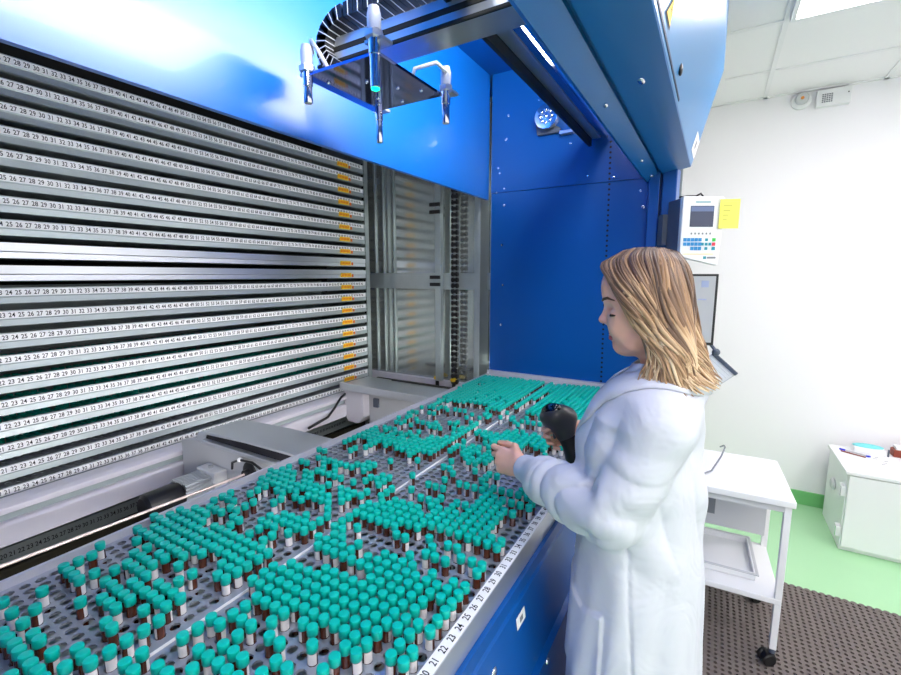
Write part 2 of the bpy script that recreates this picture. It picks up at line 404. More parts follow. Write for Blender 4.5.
# steel end of the shaft, left of the blue panel
t = thing('lift_shaft_panel', 'tall polished steel shaft panel between the carrier rails and the blue panel', 'steel panel', (-1.8, 2.74, .8))
MB().box(-2.42, -1.30, 2.745, 2.757, .80, 2.70).build('sheet', M['mirror'], t)
MB().box(-2.42, -1.30, 2.715, 2.742, 1.50, 1.615).build('cross_plate', M['galv'], t, bevel=.002)
mb = MB().box(-2.41, -1.31, 2.70, 2.742, .735, .835); mb.box(-2.41, -1.31, 2.66, 2.742, .725, .737); mb.build('bottom_beam', M['beam'], t, bevel=.002)
MB().box(-1.70, -1.655, 2.66, 2.70, .84, 2.70).build('guide_post', M['galv'], t, bevel=.002)
mb = MB()
for x in (-2.30, -2.22, -2.12): mb.box(x, x+.008, 2.73, 2.744, .84, 2.7)
mb.build('edge_strips', M['galv'], t)
mb = MB().box(-1.36, -1.32, 2.62, 2.74, .84, 2.7).box(-1.41, -1.395, 2.70, 2.74, .84, 2.7).box(-1.305, -1.285, 2.54, 2.56, .84, 2.7); mb.build('corner_posts', M['galv'], t)
for z in (1.585, 1.535, 2.08, 2.03):
    MB().box(-1.735, -1.655, 2.645, 2.66, z-.012, z+.012).build('bracket', M['black'], t)
for x in (-1.70, -1.56):
    mb = MB().ell((x, 2.69, .855), (.03, .03, .016), 16, 8, 0); mb.build('roller', M['yellow'], t, smooth=True)
    MB().cyl((x, 2.685, .79), (x, 2.685, .84), .014, 12).build('roller_pin', M['black'], t, smooth=40)
t = thing('drive_chain', 'black roller chain hanging upright in front of the steel shaft panel', 'chain', (-1.55, 2.68, .82))
mb = MB()
for k in range(46):
    z = .83+k*.04
    mb.box(-1.572, -1.560, 2.67, 2.69, z, z+.034); mb.box(-1.538, -1.526, 2.67, 2.69, z, z+.034); mb.cyl((-1.575, 2.68, z+.017), (-1.523, 2.68, z+.017), .013, 8)
mb.build('links', M['black'], t)

# ------------------------------------------------------------------ carriers (rails) on the far side of the shaft
XF = -2.25
ORD = ['topmost', 'second', 'third', 'fourth', 'fifth', 'sixth', 'seventh', 'eighth', 'ninth', 'tenth', 'eleventh', 'twelfth', 'thirteenth', 'fourteenth', 'fifteenth', 'sixteenth', 'seventeenth', 'eighteenth', 'nineteenth', 'twentieth']
mb = MB()
prof = [(XF, .017), (XF+.003, .017), (XF+.003, -.014), (XF, -.018), (XF+.002, -.040), (XF-.012, -.043), (XF-.012, -.040), (XF-.003, -.038), (XF-.006, -.016), (XF-.003, .014), (XF-.014, .014), (XF-.014, .017)]
mb.prism(prof, -.12, 2.56, 'y'); face_mb = mb.build('face_rail', M['rail']); face_me = face_mb.data; face_plain = face_me.copy(); face_plain.materials[0] = M['railplain']; bpy.data.objects.remove(face_mb)
mb = MB()
mb.box(XF+.003, XF+.0042, -.05, 2.545, -.0125, .0135, 0)
for n in range(1, 97): stamp(mb, n, (XF+.0046, rail_y(n)-.010, .0005), (0, 1, 0), (0, 0, 1), .0165, 1)
o = mb.build('number_strip', [M['paper'], M['ink']]); strip_me = o.data; bpy.data.objects.remove(o)
mb = MB(); mb.box(XF+.0005, XF+.0058, 2.30, 2.40, -.034, -.004, 0)
for a in range(6): mb.box(XF+.006, XF+.0065, 2.305+a*.015, 2.315+a*.015, -.028+(a % 2)*.002, -.012, 1)
mb.box(XF+.001, XF+.004, 2.41, 2.425, -.032, -.012, 1)
o = mb.build('sticker', [M['yellow'], M['orange']]); stick_me = o.data; bpy.data.objects.remove(o)
mb = MB(); mb.box(-2.72, XF-.014, -.12, 2.56, -.037, -.033); mb.box(-2.72, -2.715, -.12, 2.56, -.037, .02)
for y in (-.12, 2.552): mb.box(-2.72, XF-.004, y, y+.008, -.037, .012)
o = mb.build('shelf_pan', M['galv']); pan_me = o.data; bpy.data.objects.remove(o)
# caps seen through the gaps
V = MB()
for i in range(7):
    for j in range(104):
        if random.random() < .82:
            V.lathe([(.011, -.005), (.011, .0225), (.009, .024)], (XF-.045-i*.0265, -.08+j*.0253, 0), 7)
o = V.build('c', M['capstuff'], smooth=40); caps_me = o.data; bpy.data.objects.remove(o)
mb = MB(); perforated(mb, XF-.245, -.1, 9, 100, .0265, .0265, .0165, .003, .009, 8)
o = mb.build('perforated_lip', M['plate']); perf_me = o.data; bpy.data.objects.remove(o)
for i in range(20):
    z = .789+.083*(19-i); plain = i in (8, 9)
    if plain: lb = ('plain silver carrier rail without numbers, upper of the two at eye level' if i == 8 else 'plain silver carrier rail without numbers, lower of the two at eye level')
    elif i < 8: lb = 'white-numbered metal carrier rail, %s of the eight above the plain rails' % ORD[i]
    else: lb = 'white-numbered metal carrier rail, %s one below the two plain rails' % ('first' if i == 10 else ORD[i-10])
    if i == 19: lb = 'lowest numbered carrier rail, just above the white painted beam'
    t = thing('carrier', lb, 'shelf carrier', (XF, 1.2, z), 'stacked metal carriers in the cabinet')
    P = Matrix.Translation((0, -1.2, 0)); 
    def part(nm, me):
        o = bpy.data.objects.new(nm, me); COL.objects.link(o); o.parent = t; o.location = (-XF, -1.2, 0); return o
    part('face_rail', face_plain if plain else face_me)
    if not plain: part('number_strip', strip_me)
    part('sticker', stick_me); part('shelf_pan', pan_me)
    if i >= 18: part('perforated_lip', perf_me)
    if 10 <= i < 18:
        o = bpy.data.objects.new('vial_crowd', caps_me); COL.objects.link(o); o.location = (0, 0, z)
        o.location.z = z-.0275
        tag(o, 'rows of teal caps seen through the gap above the %s numbered rail below the plain rails' % ('first' if i == 10 else ORD[i-10]), 'vials', kind='stuff')
# lower carrier in the dark under the beam
t = thing('carrier', 'shadowed carrier rail with large numbers in the dark gap under the white beam', 'shelf carrier', (-2.34, 1.2, .49), 'stacked metal carriers in the cabinet')
mb = MB(); mb.box(-2.36, -2.34, -.12, 2.5, .462, .53); mb.build('face_rail', M['galv'], t)
mb = MB()
for n in range(15, 92): stamp(mb, n, (-2.3392, rail_y(n), .50), (0, 1, 0), (0, 0, 1), .019, 0)
mb.build('number_strip', M['ink'], t)
MB().box(-2.72, -2.36, -.12, 2.5, .45, .462).build('shelf_pan', M['galv'], t)
mb = MB().box(-2.30, -2.27, 2.59, 2.63, .3, 2.72)
for k in range(60): mb.box(-2.292, -2.278, 2.586, 2.5905, .35+k*.04, .365+k*.04, 1)
tag(mb.build('guide_post', [M['galv'], M['dark']]), 'perforated metal upright at the far end of the stacked rails', 'upright')
# painted beam under the rails
bm_ = thing('support_beam', 'long white painted beam running below the lowest numbered rail', 'beam', (-2.1, 1.2, .7))
MB().prism([(-2.20, .790), (-2.13, .790), (-2.10, .784), (-2.10, .762), (-2.13, .758), (-2.20, .758)], -.12, 2.6, 'y').build('top_flange', M['beam'], bm_, bevel=.003)
MB().box(-2.20, -2.135, -.12, 2.6, .72, .76).build('recess', M['beamshade'], bm_)
MB().prism([(-2.20, .727), (-2.11, .727), (-2.10, .719), (-2.10, .645), (-2.20, .645)], -.12, 2.6, 'y').build('lower_face', M['beam'], bm_, bevel=.003)
MB().box(-2.345, -2.33, -.12, 2.6, .04, .445).box(-2.86, -2.345, -.12, 2.6, .03, .04).build('kick_panel', M['olive'], bm_)

# ------------------------------------------------------------------ extractor arms
t = thing('extractor_arm', 'grey extractor arm with brushed metal cover beside the motor', 'extractor arm', (-1.7, 1.15, .5))
MB().prism([(-2.075, .845), (-1.98, .868), (-1.30, .868), (-1.27, .82), (-1.27, .45), (-2.075, .45)], 1.06, 1.09, 'y').build('side_plate', M['greyplate'], t, bevel=.003)
mb = MB().prism([(-1.96, .868), (-1.94, .905), (-1.88, .918), (-1.60, .932), (-1.27, .935), (-1.27, .925), (-1.60, .920), (-1.88, .905), (-1.90, .868)], 1.065, 1.26, 'y')
mb.prism([(-1.90, .868), (-1.27, .868), (-1.27, .888), (-1.90, .884)], 1.05, 1.075, 'y'); mb.build('top_cover', M['steel'], t, bevel=.003)
MB().prism([(-1.90, .882), (-1.88, .905), (-1.60, .920), (-1.27, .925), (-1.27, .886)], 1.072, 1.076, 'y').build('dark_slot', M['ink'], t)
MB().box(-2.03, -1.27, 1.22, 1.25, .5, .868).build('far_plate', M['greyplate'], t)
mb = MB(); mb.ell((-1.57, 1.055, .803), (.045, .010, .05), 20, 8); mb.cyl((-1.57, 1.03, .805), (-1.57, 1.06, .805), .020, 16); mb.build('rod_boss', M['black'], t, smooth=40)
mb = MB(); mb.tube([(-1.68, 1.05, .80), (-1.66, 1.04, .835), (-1.60, 1.035, .862), (-1.52, 1.035, .868), (-1.46, 1.035, .85), (-1.42, 1.045, .81)], .005, 8); mb.build('cable', M['black'], t, smooth=True)
for p in ((-1.60, 1.035, .862), (-1.455, 1.035, .846)): MB().ell(p, (.011, .011, .009), 10, 6).build('cable_clip', M['white'], t, smooth=True)
t = thing('extractor_arm', 'pale metal extractor arm with white end block in front of the steel shaft panel', 'extractor arm', (-1.7, 2.2, .5))
mb = MB().prism([(-2.13, .885), (-1.30, .885), (-1.30, .835), (-2.13, .835)], 2.13, 2.16, 'y'); mb.build('front_bar', M['steel'], t, bevel=.004)
MB().box(-2.13, -1.30, 2.16, 2.42, .845, .87).build('top_tray', M['steel'], t, bevel=.003)
mb = MB().box(-2.05, -1.32, 2.42, 2.44, .845, .872); mb.box(-1.9, -1.4, 2.40, 2.43, .87, .876); mb.build('rear_rail', M['dark'], t)
MB().prism([(-2.12, .84), (-1.95, .84), (-1.95, .66), (-2.0, .61), (-2.09, .61), (-2.12, .66)], 2.16, 2.30, 'y').build('end_block', M['beam'], t, bevel=.006)
MB().box(-1.95, -1.35, 2.22, 2.25, .56, .84).build('side_plate', M['greyplate'], t)
MB().box(-1.90, -1.86, 2.20, 2.22, .73, .79).build('switch', M['grey'], t, bevel=.003)
MB().tube([(-2.11, 2.16, .80), (-2.07, 2.08, .80), (-2.065, 2.02, .75), (-2.07, 1.96, .70), (-2.07, 1.80, .675)], .008, 8).build('cable', M['black'], t, smooth=True)
t = thing('drive_motor', 'dark cylindrical motor with ribbed aluminium body below the grey arm', 'motor', (-1.95, .95, .55))
def cyl_y(mb, x, z, y0, y1, r, n=24, mi=0): return mb.tube([(x, y0, z), (x, y1, z)], r, n, mi)
mb = MB(); mb.tube([(-1.80, y, .720) for y in (.76, .77, .80, .885, .895)], [.044, .054, .056, .056, .052], 24); mb.build('end_cap', M['black'], t, smooth=40)
mb = MB().box(-1.85, -1.75, .895, 1.00, .672, .768)
for k in range(7): mb.box(-1.856, -1.744, .895, 1.00, .674+k*.0142, .681+k*.0142); mb.box(-1.848+k*.0145, -1.841+k*.0145, .895, 1.0, .666, .774)
mb.build('ribbed_body', M['alu'], t)
MB().box(-1.86, -1.73, 1.0, 1.058, .66, .785).build('gearbox', M['greyplate'], t, bevel=.004)
MB().cyl((-1.80, 1.03, .785), (-1.80, 1.03, .795), .01, 10).build('screw', M['chrome'], t)
tag(MB().cyl((-1.57, -.12, .857), (-1.57, 1.03, .808), .0048, 12).build('drive_rod', M['redthread'], smooth=40), 'thin straight steel rod running from the grey arm past the motor', 'rod')

# ------------------------------------------------------------------ sensor gantry over the tray
t = thing('sensor_gantry', 'overhead gantry of aluminium beam, black cable chain and dark sensor plate', 'gantry', (-.8, 1.1, 2.2))
MB().box(-.60, -.555, -.2, 2.45, 2.295, 2.345).build('long_rail', M['alu'], t, bevel=.003)
mb = MB().box(-.555, -.535, -.2, 2.45, 2.30, 2.312).box(-.535, -.52, -.2, 2.45, 2.29, 2.302); mb.build('rail_lip', M['chrome'], t)
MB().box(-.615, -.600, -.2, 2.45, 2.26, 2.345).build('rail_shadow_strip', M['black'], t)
mb = MB().box(-1.06, -.37, 1.02, 1.13, 2.215, 2.275); mb.box(-1.06, -.37, 1.018, 1.022, 2.235, 2.25, 1); mb.box(-1.06, -.37, 1.016, 1.024, 2.206, 2.2152, 1); mb.build('cross_beam', [M['alu'], M['dark']], t, bevel=.003)
MB().box(-1.04, -.77, .94, 1.25, 2.150, 2.158).build('sensor_plate', mat('dark_mirror_plate', lin(120, 132, 190), .05, 1.), t)
for x, y in ((-1.0, 1.0), (-.9, 1.05), (-.85, 1.13), (-.95, 1.16), (-.82, 1.0), (-.98, 1.2), (-.8, 1.18), (-.9, 1.22)): MB().ell((x, y, 2.149), (.006, .006, .005), 8, 6).build('plate_bolt', M['chrome'], t, smooth=True)
M['sensorhead'] = mat('translucent_grey_head', lin(168, 174, 190), .25)
# cable chain
mb = MB()
path = []
for k in range(14): path.append(Vector((-.45-.035*k, 1.02, 2.315)))
for k in range(1, 10):
    a = PI/2+PI*.8*k/9; path.append(Vector((-.92+.070*1.3*math.cos(a), 1.02, 2.245+.070*math.sin(a))))
for i, p in enumerate(path):
    d = (path[min(i+1, len(path)-1)]-path[max(i-1, 0)]).normalized(); u = Vector((0, 1, 0)); w = d.cross(u)
    T = Matrix((d, u, w)).transposed().to_4x4(); T.translation = p
    mb.box(-.0165, .0165, -.035, .035, -.018, .018, 0, T); mb.box(-.0012, .0012, -.0358, .0358, -.0188, .0188, 1, T)
mb.build('cable_chain', [M['black'], M['lightgrey']], t, bevel=.0)
for nm, p in (('a', [(-1.03, .97, 2.22), (-1.02, .96, 2.25), (-.99, .96, 2.21), (-.97, .97, 2.17)]), ('b', [(-.86, 1.2, 2.165), (-.83, 1.19, 2.22), (-.77, 1.22, 2.235), (-.755, 1.25, 2.215)])):
    MB().tube(p, .006, 8).build('cable', M['lightgrey'], t, smooth=True)
def sensor(x, y, ztop, zbot, r, led, label):
    s = thing('proximity_sensor', label, 'sensor', (x, y, zbot), 'sensors hung on the gantry plate')
    MB().lathe([(r*.8, ztop+.035), (r*.8, ztop), (r, ztop), (r, ztop-.06), (r*.85, ztop-.062), (r*.85, zbot+.002), (r*.75, zbot)][::-1], (x, y, 0), 20).build('barrel', M['chrome'], s, smooth=35)
    MB().lathe([(r*1.15, ztop-.005), (r*1.2, ztop+.03), (r*.9, ztop+.048)], (x, y, 0), 18).build('head', M['sensorhead'], s, smooth=35)
    MB().lathe([(r*1.6, ztop-.022), (r*1.6, ztop-.008)], (x, y, 0), 6).build('nut', M['alu'], s)
    MB().box(x-r*1.9, x+r*1.9, y-.004, y+r*2.4, ztop-.03, ztop-.022).build('bracket', M['alu'], s)
    if led: MB().lathe([(r*.35, zbot-.005), (r*.72, zbot-.002), (r*.76, zbot+.003)], (x, y, 0), 16).build('led', M['led'], s)
sensor(-1.025, .945, 2.185, 2.08, .0140, 0, 'silver sensor at the left end of the gantry plate')
sensor(-.765, .925, 2.20, 2.062, .0150, 1, 'largest silver sensor with green light at the near corner of the gantry plate')
sensor(-.765, 1.265, 2.19, 2.072, .0138, 0, 'silver sensor at the right corner of the gantry plate')
sensor(-1.03, 1.262, 2.185, 2.052, .0130, 0, 'long thin silver sensor tip behind the green lit sensor')
t = thing('spot_lamp', 'round chrome spot lamp with clustered lenses on the blue panel', 'lamp', (-.847, 2.45, 2.44))
RY = Matrix.Rotation(PI/2, 3, 'X')
MB().lathe([(.02, 0), (.05, .005), (.062, .06), (.062, .075), (.052, .077)], (-.835, 2.48, 2.435), 24, 0, RY).build('lamp_shell', M['chrome'], t, smooth=35)
mb = MB()
for k in range(9):
    a = 2*PI*k/8; rr = .032 if k < 8 else 0
    mb.ell((-.835+rr*math.cos(a), 2.402, 2.435+rr*math.sin(a)), (.011, .006, .011), 10, 6)
mb.build('lenses', M['chrome'], t, smooth=True)
MB().prism([(-.90, 2.36), (-.77, 2.36), (-.77, 2.38), (-.895, 2.46), (-.91, 2.44)], 2.455, 2.479, 'y').build('mount', M['grey'], t, bevel=.003)
MB().box(-.77, -.70, 2.44, 2.479, 2.345, 2.36).build('bracket', M['alu'], t)

# ------------------------------------------------------------------ tray
tray = thing('perforated_tray', 'large perforated steel tray full of teal-capped vials on the work opening', 'tray', (-.77, 1.2, .95))
PX = .0243; X00 = -.709; Y00 = .5557
ZP = .982
def gx(i): return X00+PX*i
def gy(j): return Y00+PX*j
JMIN, JMAX = -24, 77
def plate(i0, i1, xa, xb):
    mb = MB()
    perforated(mb, gx(i0)-PX/2, gy(JMIN)-PX/2, i1-i0+1, JMAX-JMIN+1, PX, PX, ZP, .004, .0094, 8)
    x0, x1 = gx(i0)-PX/2, gx(i1)+PX/2; y0, y1 = gy(JMIN)-PX/2, gy(JMAX)+PX/2
    for a, b, c_, d in ((xa, x0, y0, y1), (x1, xb, y0, y1), (xa, xb, y1, 2.452), (xa, xb, -.12, y0)):
        if b > a and d > c_: mb.box(a, b, c_, d, ZP-.004, ZP)
    return mb.build('perforated_plate', M['plate'], tray)
plate(-18, -3, -1.169, -.7555); plate(-1, 14, -.7505, -.345)
MB().box(-.7545, -.7515, -.12, 2.45, ZP-.004, ZP+.0035).build('divider_strip', M['paper'], tray)
MB().box(-1.169, -.345, -.12, 2.45, .948, .954).build('floor_sheet', M['galv'], tray)
MB().box(-1.177, -1.168, -.12, 2.446, .945, 1.0).build('rear_rim', M['rimsteel'], tray)
MB().prism([(-.347, .945), (-.325, .945), (-.325, 1.0), (-.347, 1.0)], -.12, 2.452, 'y').build('front_rim', M['alu'], tray, bevel=.001)
MB().box(-1.175, -.325, 2.446, 2.451, .945, 1.001).build('far_rim', M['rimsteel'], tray)
mb = MB().box(-.3465, -.3262, -.1, 2.44, 1.0, 1.0008, 0)
for n in range(1, 92): stamp(mb, n, (-.3364, rail_y(n), 1.0013), (0, 1, 0), (-1, 0, 0), .0125, 1)
mb.build('number_strip', [M['paper'], M['ink']], tray)
# ------------------------------------------------------------------ vials
CAMP = (0, 0, 1.6); FPX = 444.; YAW = math.radians(30.6); PIT = math.radians(8.)
def seen_at(px, py, Z):
    x = px-450.5; y = 337.5-py
    up = y*math.cos(PIT)-FPX*math.sin(PIT); fw = FPX*math.cos(PIT)+y*math.sin(PIT)
    s = (Z-1.6)/up
    return ((x*math.cos(YAW)-fw*math.sin(YAW))*s, (x*math.sin(YAW)+fw*math.cos(YAW))*s)
# surveyed vial places, group by group: origin, scale, points
SURVEY = [
(0,590,7.508,"15,100 90,185 265,155 180,262 570,70 840,118 835,262 255,5 890,25 35,330 80,375 130,420 180,465 232,512 285,555 345,600 400,635 280,345 325,390 385,432 490,530 575,405 630,447 690,490 750,540 135,635 885,635"),
(110,590,7.508,"75,15 20,115 125,55 240,125 295,35 345,65 405,105 505,45 240,10 20,260 240,268 305,310 125,340 185,385 210,570 85,620 570,335 675,265 778,200 845,240 885,385 705,425 780,465 850,515 405,535 475,585 545,610 830,620 360,630 165,0"),
(220,590,7.508,"210,110 185,205 255,248 30,240 60,385 215,480 35,515 105,562 20,610 375,570 465,615 275,625 375,10 445,28 515,55 590,90 435,115 505,155 420,218 408,325 485,370 660,125 740,65 810,100 735,160 815,200 660,228 735,265 735,380 885,40 885,130 590,10 660,30 810,5 735,5 825,545 890,470 520,5"),
(330,590,7.508,"60,40 145,70 205,15 60,130 145,170 230,205 215,100 285,45 290,140 155,270 235,315 310,240 380,175 360,75 420,25 445,110 325,355 395,280 460,212 540,145 505,50 590,85 640,40 485,320 550,248 615,182 575,355 645,285 645,420 250,430 82,462 20,545 510,430 438,518 540,562 738,325 795,255 850,190 780,10 870,30 10,210 10,100"),
(50,510,7.508,"350,285 290,360 190,405 75,458 118,482 160,515 210,548 278,465 430,445 370,525 425,560 530,400 575,425 630,455 680,487 585,322 628,350 625,250 672,282 670,190 715,128 755,155 800,175 760,240 850,200 835,118 880,135 890,225 820,362 730,405 630,565 525,610 685,595 745,615 880,55 890,315 590,630"),
(160,510,7.508,"130,25 245,15 45,55 90,75 180,45 220,65 140,100 185,120 10,110 55,135 100,160 265,85 310,110 235,140 280,165 150,185 20,195 70,220 200,205 330,190 360,130 405,155 378,215 455,175 250,230 120,245 165,272 300,255 430,240 515,195 570,220 485,265 350,283 220,300 85,312 410,308 540,290 620,245 675,270 595,315 460,335 275,328 135,345 730,298 655,340 520,360 790,320 710,370 575,385 440,405 770,395 635,415 495,435 695,445 555,462 615,495 410,485 535,545 95,415 205,475 115,525 15,355 640,185 480,120 545,85 770,115 835,80 880,105 810,195 460,15 360,5 845,510 760,560 830,590 890,545 130,630 885,615"),
(270,510,7.508,"15,75 60,100 125,65 180,85 240,50 115,118 170,140 230,165 290,125 290,185 108,180 5,190 405,55 460,80 570,15 745,25 850,10 800,5 545,160 485,195 425,235 365,278 545,220 485,260 425,300 550,280 490,325 615,308 555,352 675,265 660,145 625,380 695,403 765,430 750,355 820,382 875,335 890,405 160,410 90,460 228,440 15,510 155,485 75,535 295,468 225,515 360,490 430,445 500,475 150,565 290,545 430,520 360,570 500,550 215,595 575,585 430,600 650,610 715,560 790,590 855,530 870,610 290,620 70,615 10,590 500,625 150,635 720,635"),
(380,510,7.508,"25,15 85,25 145,45 100,80 195,10 220,60 235,40 120,135 138,192 202,215 275,82 335,100 415,35 480,50 445,85 405,122 298,138 510,105 550,65 470,142 540,162 575,120 620,85 610,182 650,140 690,105 685,202 720,160 755,120 790,85 685,22 745,30 820,50 860,20 780,10 755,225 790,178 825,140 862,105 835,245 865,198 385,212 370,255 390,318 445,345 530,262 605,285 515,370 640,350 720,372 800,395 765,445 205,320 50,335 122,362 10,380 68,408 142,435 220,460 88,482 162,510 265,530 30,535 105,555 375,515 425,465 460,545 545,570 400,600 490,620 625,600 45,610 265,630 575,635 125,635 890,260"),
(160,430,7.5,"860,305 810,330 755,355 800,370 750,395 735,435 845,385 880,440 685,450 710,520 865,530 650,550 585,580 525,450 465,480 405,505 510,500 560,520 525,575 465,605 270,565 310,585 360,605 245,615 125,625 165,645 45,655 205,660 550,670 840,665 895,340"),
(270,430,7.5,"35,305 130,265 80,325 130,300 175,315 25,340 75,350 120,355 170,350 20,385 70,390 115,370 165,385 55,440 110,410 100,458 155,430 205,440 210,405 180,495 40,530 250,508 225,225 270,240 265,310 305,325 265,345 305,355 260,385 255,420 350,200 397,150 398,215 398,240 395,285 440,225 350,300 400,315 445,330 485,240 490,270 485,300 490,340 528,255 540,355 575,265 620,280 660,255 350,405 305,435 300,480 350,440 350,495 405,425 400,470 405,510 445,400 455,485 455,525 455,575 635,385 725,375 770,350 815,365 858,345 830,405 840,445 710,270 745,245 790,265 750,285 710,300 550,430 550,470 555,520 600,450 605,490 650,465 700,480 748,455 798,470 660,555 570,615 405,650 460,670 240,650 125,660 20,670 840,560 790,590 848,608 745,625 890,575 585,70 655,40 635,130 748,115 722,35 770,65 815,80 840,40 800,45 785,15 890,80 730,5"),
(380,430,7.5,"15,40 65,75 95,60 70,100 120,20 165,55 150,95 155,120 205,65 200,95 195,130 245,75 250,110 240,145 225,190 265,170 290,155 290,105 285,80 265,40 215,25 315,125 345,115 295,232 340,165 395,65 385,100 430,70 425,105 460,90 410,155 385,135 440,135 490,150 490,105 505,65 515,135 83,235 205,325 215,428 30,345 15,400 20,445 575,20 620,30 575,60 710,10 660,10 660,130 600,170 670,115 720,130 715,165 665,165 610,205 645,235 660,205 700,240 725,215 770,185 775,235 800,160 830,195 790,40 830,30 860,55 880,75 815,105 515,230 455,270 505,280 525,315 465,358 695,295 865,330 750,360 345,395 400,408 455,420 577,385 632,398 692,410 752,425 810,440 870,450 815,505 880,520 845,550 810,570 500,500 465,530 410,510 370,545 315,520 155,520 270,555 330,570 235,585 185,610 130,590 70,578 15,560 20,600 80,630 145,645 205,655 225,640 460,595 415,635 485,650 555,590 595,560 655,572 685,620 750,630 785,605 850,625 820,650 545,665 105,665 275,670"),
(480,430,7.5,"40,40 85,50 125,65 65,105 45,175 15,180 75,190 20,230 112,325 10,360 8,425 60,437 120,450 183,465 247,478 335,460 310,490 62,500 130,515 195,535 257,548 325,565 392,580 282,618 98,545 65,570 35,605 105,620 75,645 10,630 195,20 240,20 195,50 185,70 240,60 290,65 205,90 255,100 305,110 330,35 345,75 375,55 395,85 405,125 440,100 460,135 410,60 465,70 500,100 555,95 585,125 460,190 490,80"),
(320,380,7.508,"20,520 210,445 280,415 350,385 380,370 345,410 390,420 440,350 440,370 480,355 485,375 465,415 430,410 395,445 440,455 430,435 515,365 565,365 595,385 565,395 540,435 515,450 525,475 370,490 260,510 605,275 590,305 630,315 670,270 680,240 705,230 690,260 655,300 710,290 740,238 705,330 755,305 790,315 735,375 780,200 800,195 825,185 838,240 840,320 850,340 870,320 860,200 885,155 870,165 615,430 670,400 715,410 715,440 600,470 605,495 650,475 690,470 700,450 740,455 640,505 680,505 720,490 760,490 840,440 880,450 840,490 880,490 770,510 820,510"),
(430,370,7.508,"15,320 60,275 45,250 90,270 120,275 120,290 165,290 205,295 245,300 260,345 300,325 295,385 340,395 210,385 205,400 20,395 60,420 100,430 145,400 165,430 205,435 250,440 20,415 205,475 245,480 200,510 295,450 325,440 340,460 320,425 15,515 45,540 85,540 130,515 145,580 390,330 430,325 400,350 440,345 475,340 520,345 570,315 410,290 600,370 650,350 690,375 625,385 660,400 735,350 740,385 780,390 820,360 830,400 870,410 420,490 435,475 460,490 480,520 500,490 515,520 560,465 575,500 600,470 620,500 650,495 690,455 440,555 550,515 585,545 630,545 680,560 690,520 730,515 745,490 790,510 730,545 790,570 830,545 870,550 300,580 350,580 275,590"),
]
def ok(i, j): return (-18 <= i <= -3 or -1 <= i <= 14) and JMIN <= j <= 74
occ = set()
for ox, oy, k, pts in SURVEY:
    for q in pts.split():
        a, b = q.split(',')
        X, Y = seen_at(ox+float(a)/k, oy+float(b)/k, 1.014)
        fi = (X-X00)/PX; fj = (Y-Y00)/PX
        cands = sorted(((i, j) for i in range(int(fi)-2, int(fi)+4) for j in range(int(fj)-2, int(fj)+4) if ok(i, j)), key=lambda c: (c[0]-fi)**2+(c[1]-fj)**2)
        for c in cands:
            if c not in occ:
                if (c[0]-fi)**2+(c[1]-fj)**2 < 2.4: occ.add(c)
                break
def inpoly(x, y, P):
    r = False
    for k in range(len(P)):
        (x1, y1), (x2, y2) = P[k], P[k-1]
        if (y1 > y) != (y2 > y) and x < (x2-x1)*(y-y1)/(y2-y1)+x1: r = not r
    return r
dense = [[seen_at(x, y, 1.014) for x, y in P] for P in (
    [(432, 400), (462, 386), (487, 375), (555, 383), (551, 391), (506, 411), (494, 410), (478, 402), (455, 401)],
    [(521, 412), (548, 394), (556, 384), (603, 387), (598, 440), (560, 414), (545, 416)])]
for i in range(-18, 15):
    for j in range(JMIN, JMAX+1):
        if not ok(i, j) or (i, j) in occ: continue
        x, y = gx(i), gy(j)
        if any(inpoly(x, y, P) for P in dense):
            if random.random() < .95: occ.add((i, j))
        elif i >= 2 and 1.45 < y < 2.0 and random.random() < .45 and x > -.50: occ.add((i, j))
        elif y < .02+(.0 if i > -3 else .02*0) and random.random() < .35: occ.add((i, j))
occ = sorted(occ)
ZB = .954
bprof = [(.0064, 0), (.0080, .001), (.0080, .043), (.0068, .046), (.0068, .052)]
cprof = [(.0090, .0492), (.0096, .0498), (.0096, .0628), (.0089, .0643), (.0074, .0646)]
def lab_mesh(mb, c=(0, 0, 0), rot=0., n=9, mi=0):
    v = []
    for z in (.0285, .0480):
        for k in range(n+1):
            a = rot-1.2+2.4*k/n; v.append((c[0]+.0083*math.cos(a), c[1]+.0083*math.sin(a), c[2]+z))
    mb.add(v, [(k, k+1, n+2+k, n+1+k) for k in range(n)], mi)
def mk(name, fn, m, smooth):
    mb = MB(); fn(mb); o = mb.build(name, m, smooth=smooth); return o
proto = thing('vial', 'proto', 'vial', (0, 0, 0))
pb = mk('glass_body', lambda m: m.lathe(bprof, n=14), M['amber'], 40); pb.parent = proto
pc = mk('screw_cap', lambda m: m.lathe(cprof, n=18), M['cap'], 50); pc.parent = proto
pl = mk('paper_label', lambda m: lab_mesh(m), M['labelpaper'], True); pl.parent = proto
protoparts = [pb, pc, pl]
def depth(c):
    x, y = gx(c[0]), gy(c[1]); xr = x*math.cos(YAW)+y*math.sin(YAW); fw = -x*math.sin(YAW)+y*math.cos(YAW)
    d = fw*math.cos(PIT)+.6*math.sin(PIT); u = fw*math.sin(PIT)-.6*math.cos(PIT)
    px, py = 450.5+FPX*xr/d, 337.5-FPX*u/d
    return d if (d > .2 and -4 < px < 905 and py < 686) else 99+d
order = sorted(occ, key=depth)
near = order[:300]; far = order[300:]
def ordw(n):
    return {1: 'first', 2: 'second', 3: 'third', 4: 'fourth', 5: 'fifth', 6: 'sixth', 7: 'seventh', 8: 'eighth', 9: 'ninth', 10: 'tenth', 11: 'eleventh', 12: 'twelfth', 13: 'thirteenth', 14: 'fourteenth', 15: 'fifteenth', 16: 'sixteenth', 17: 'seventeenth'}[n]
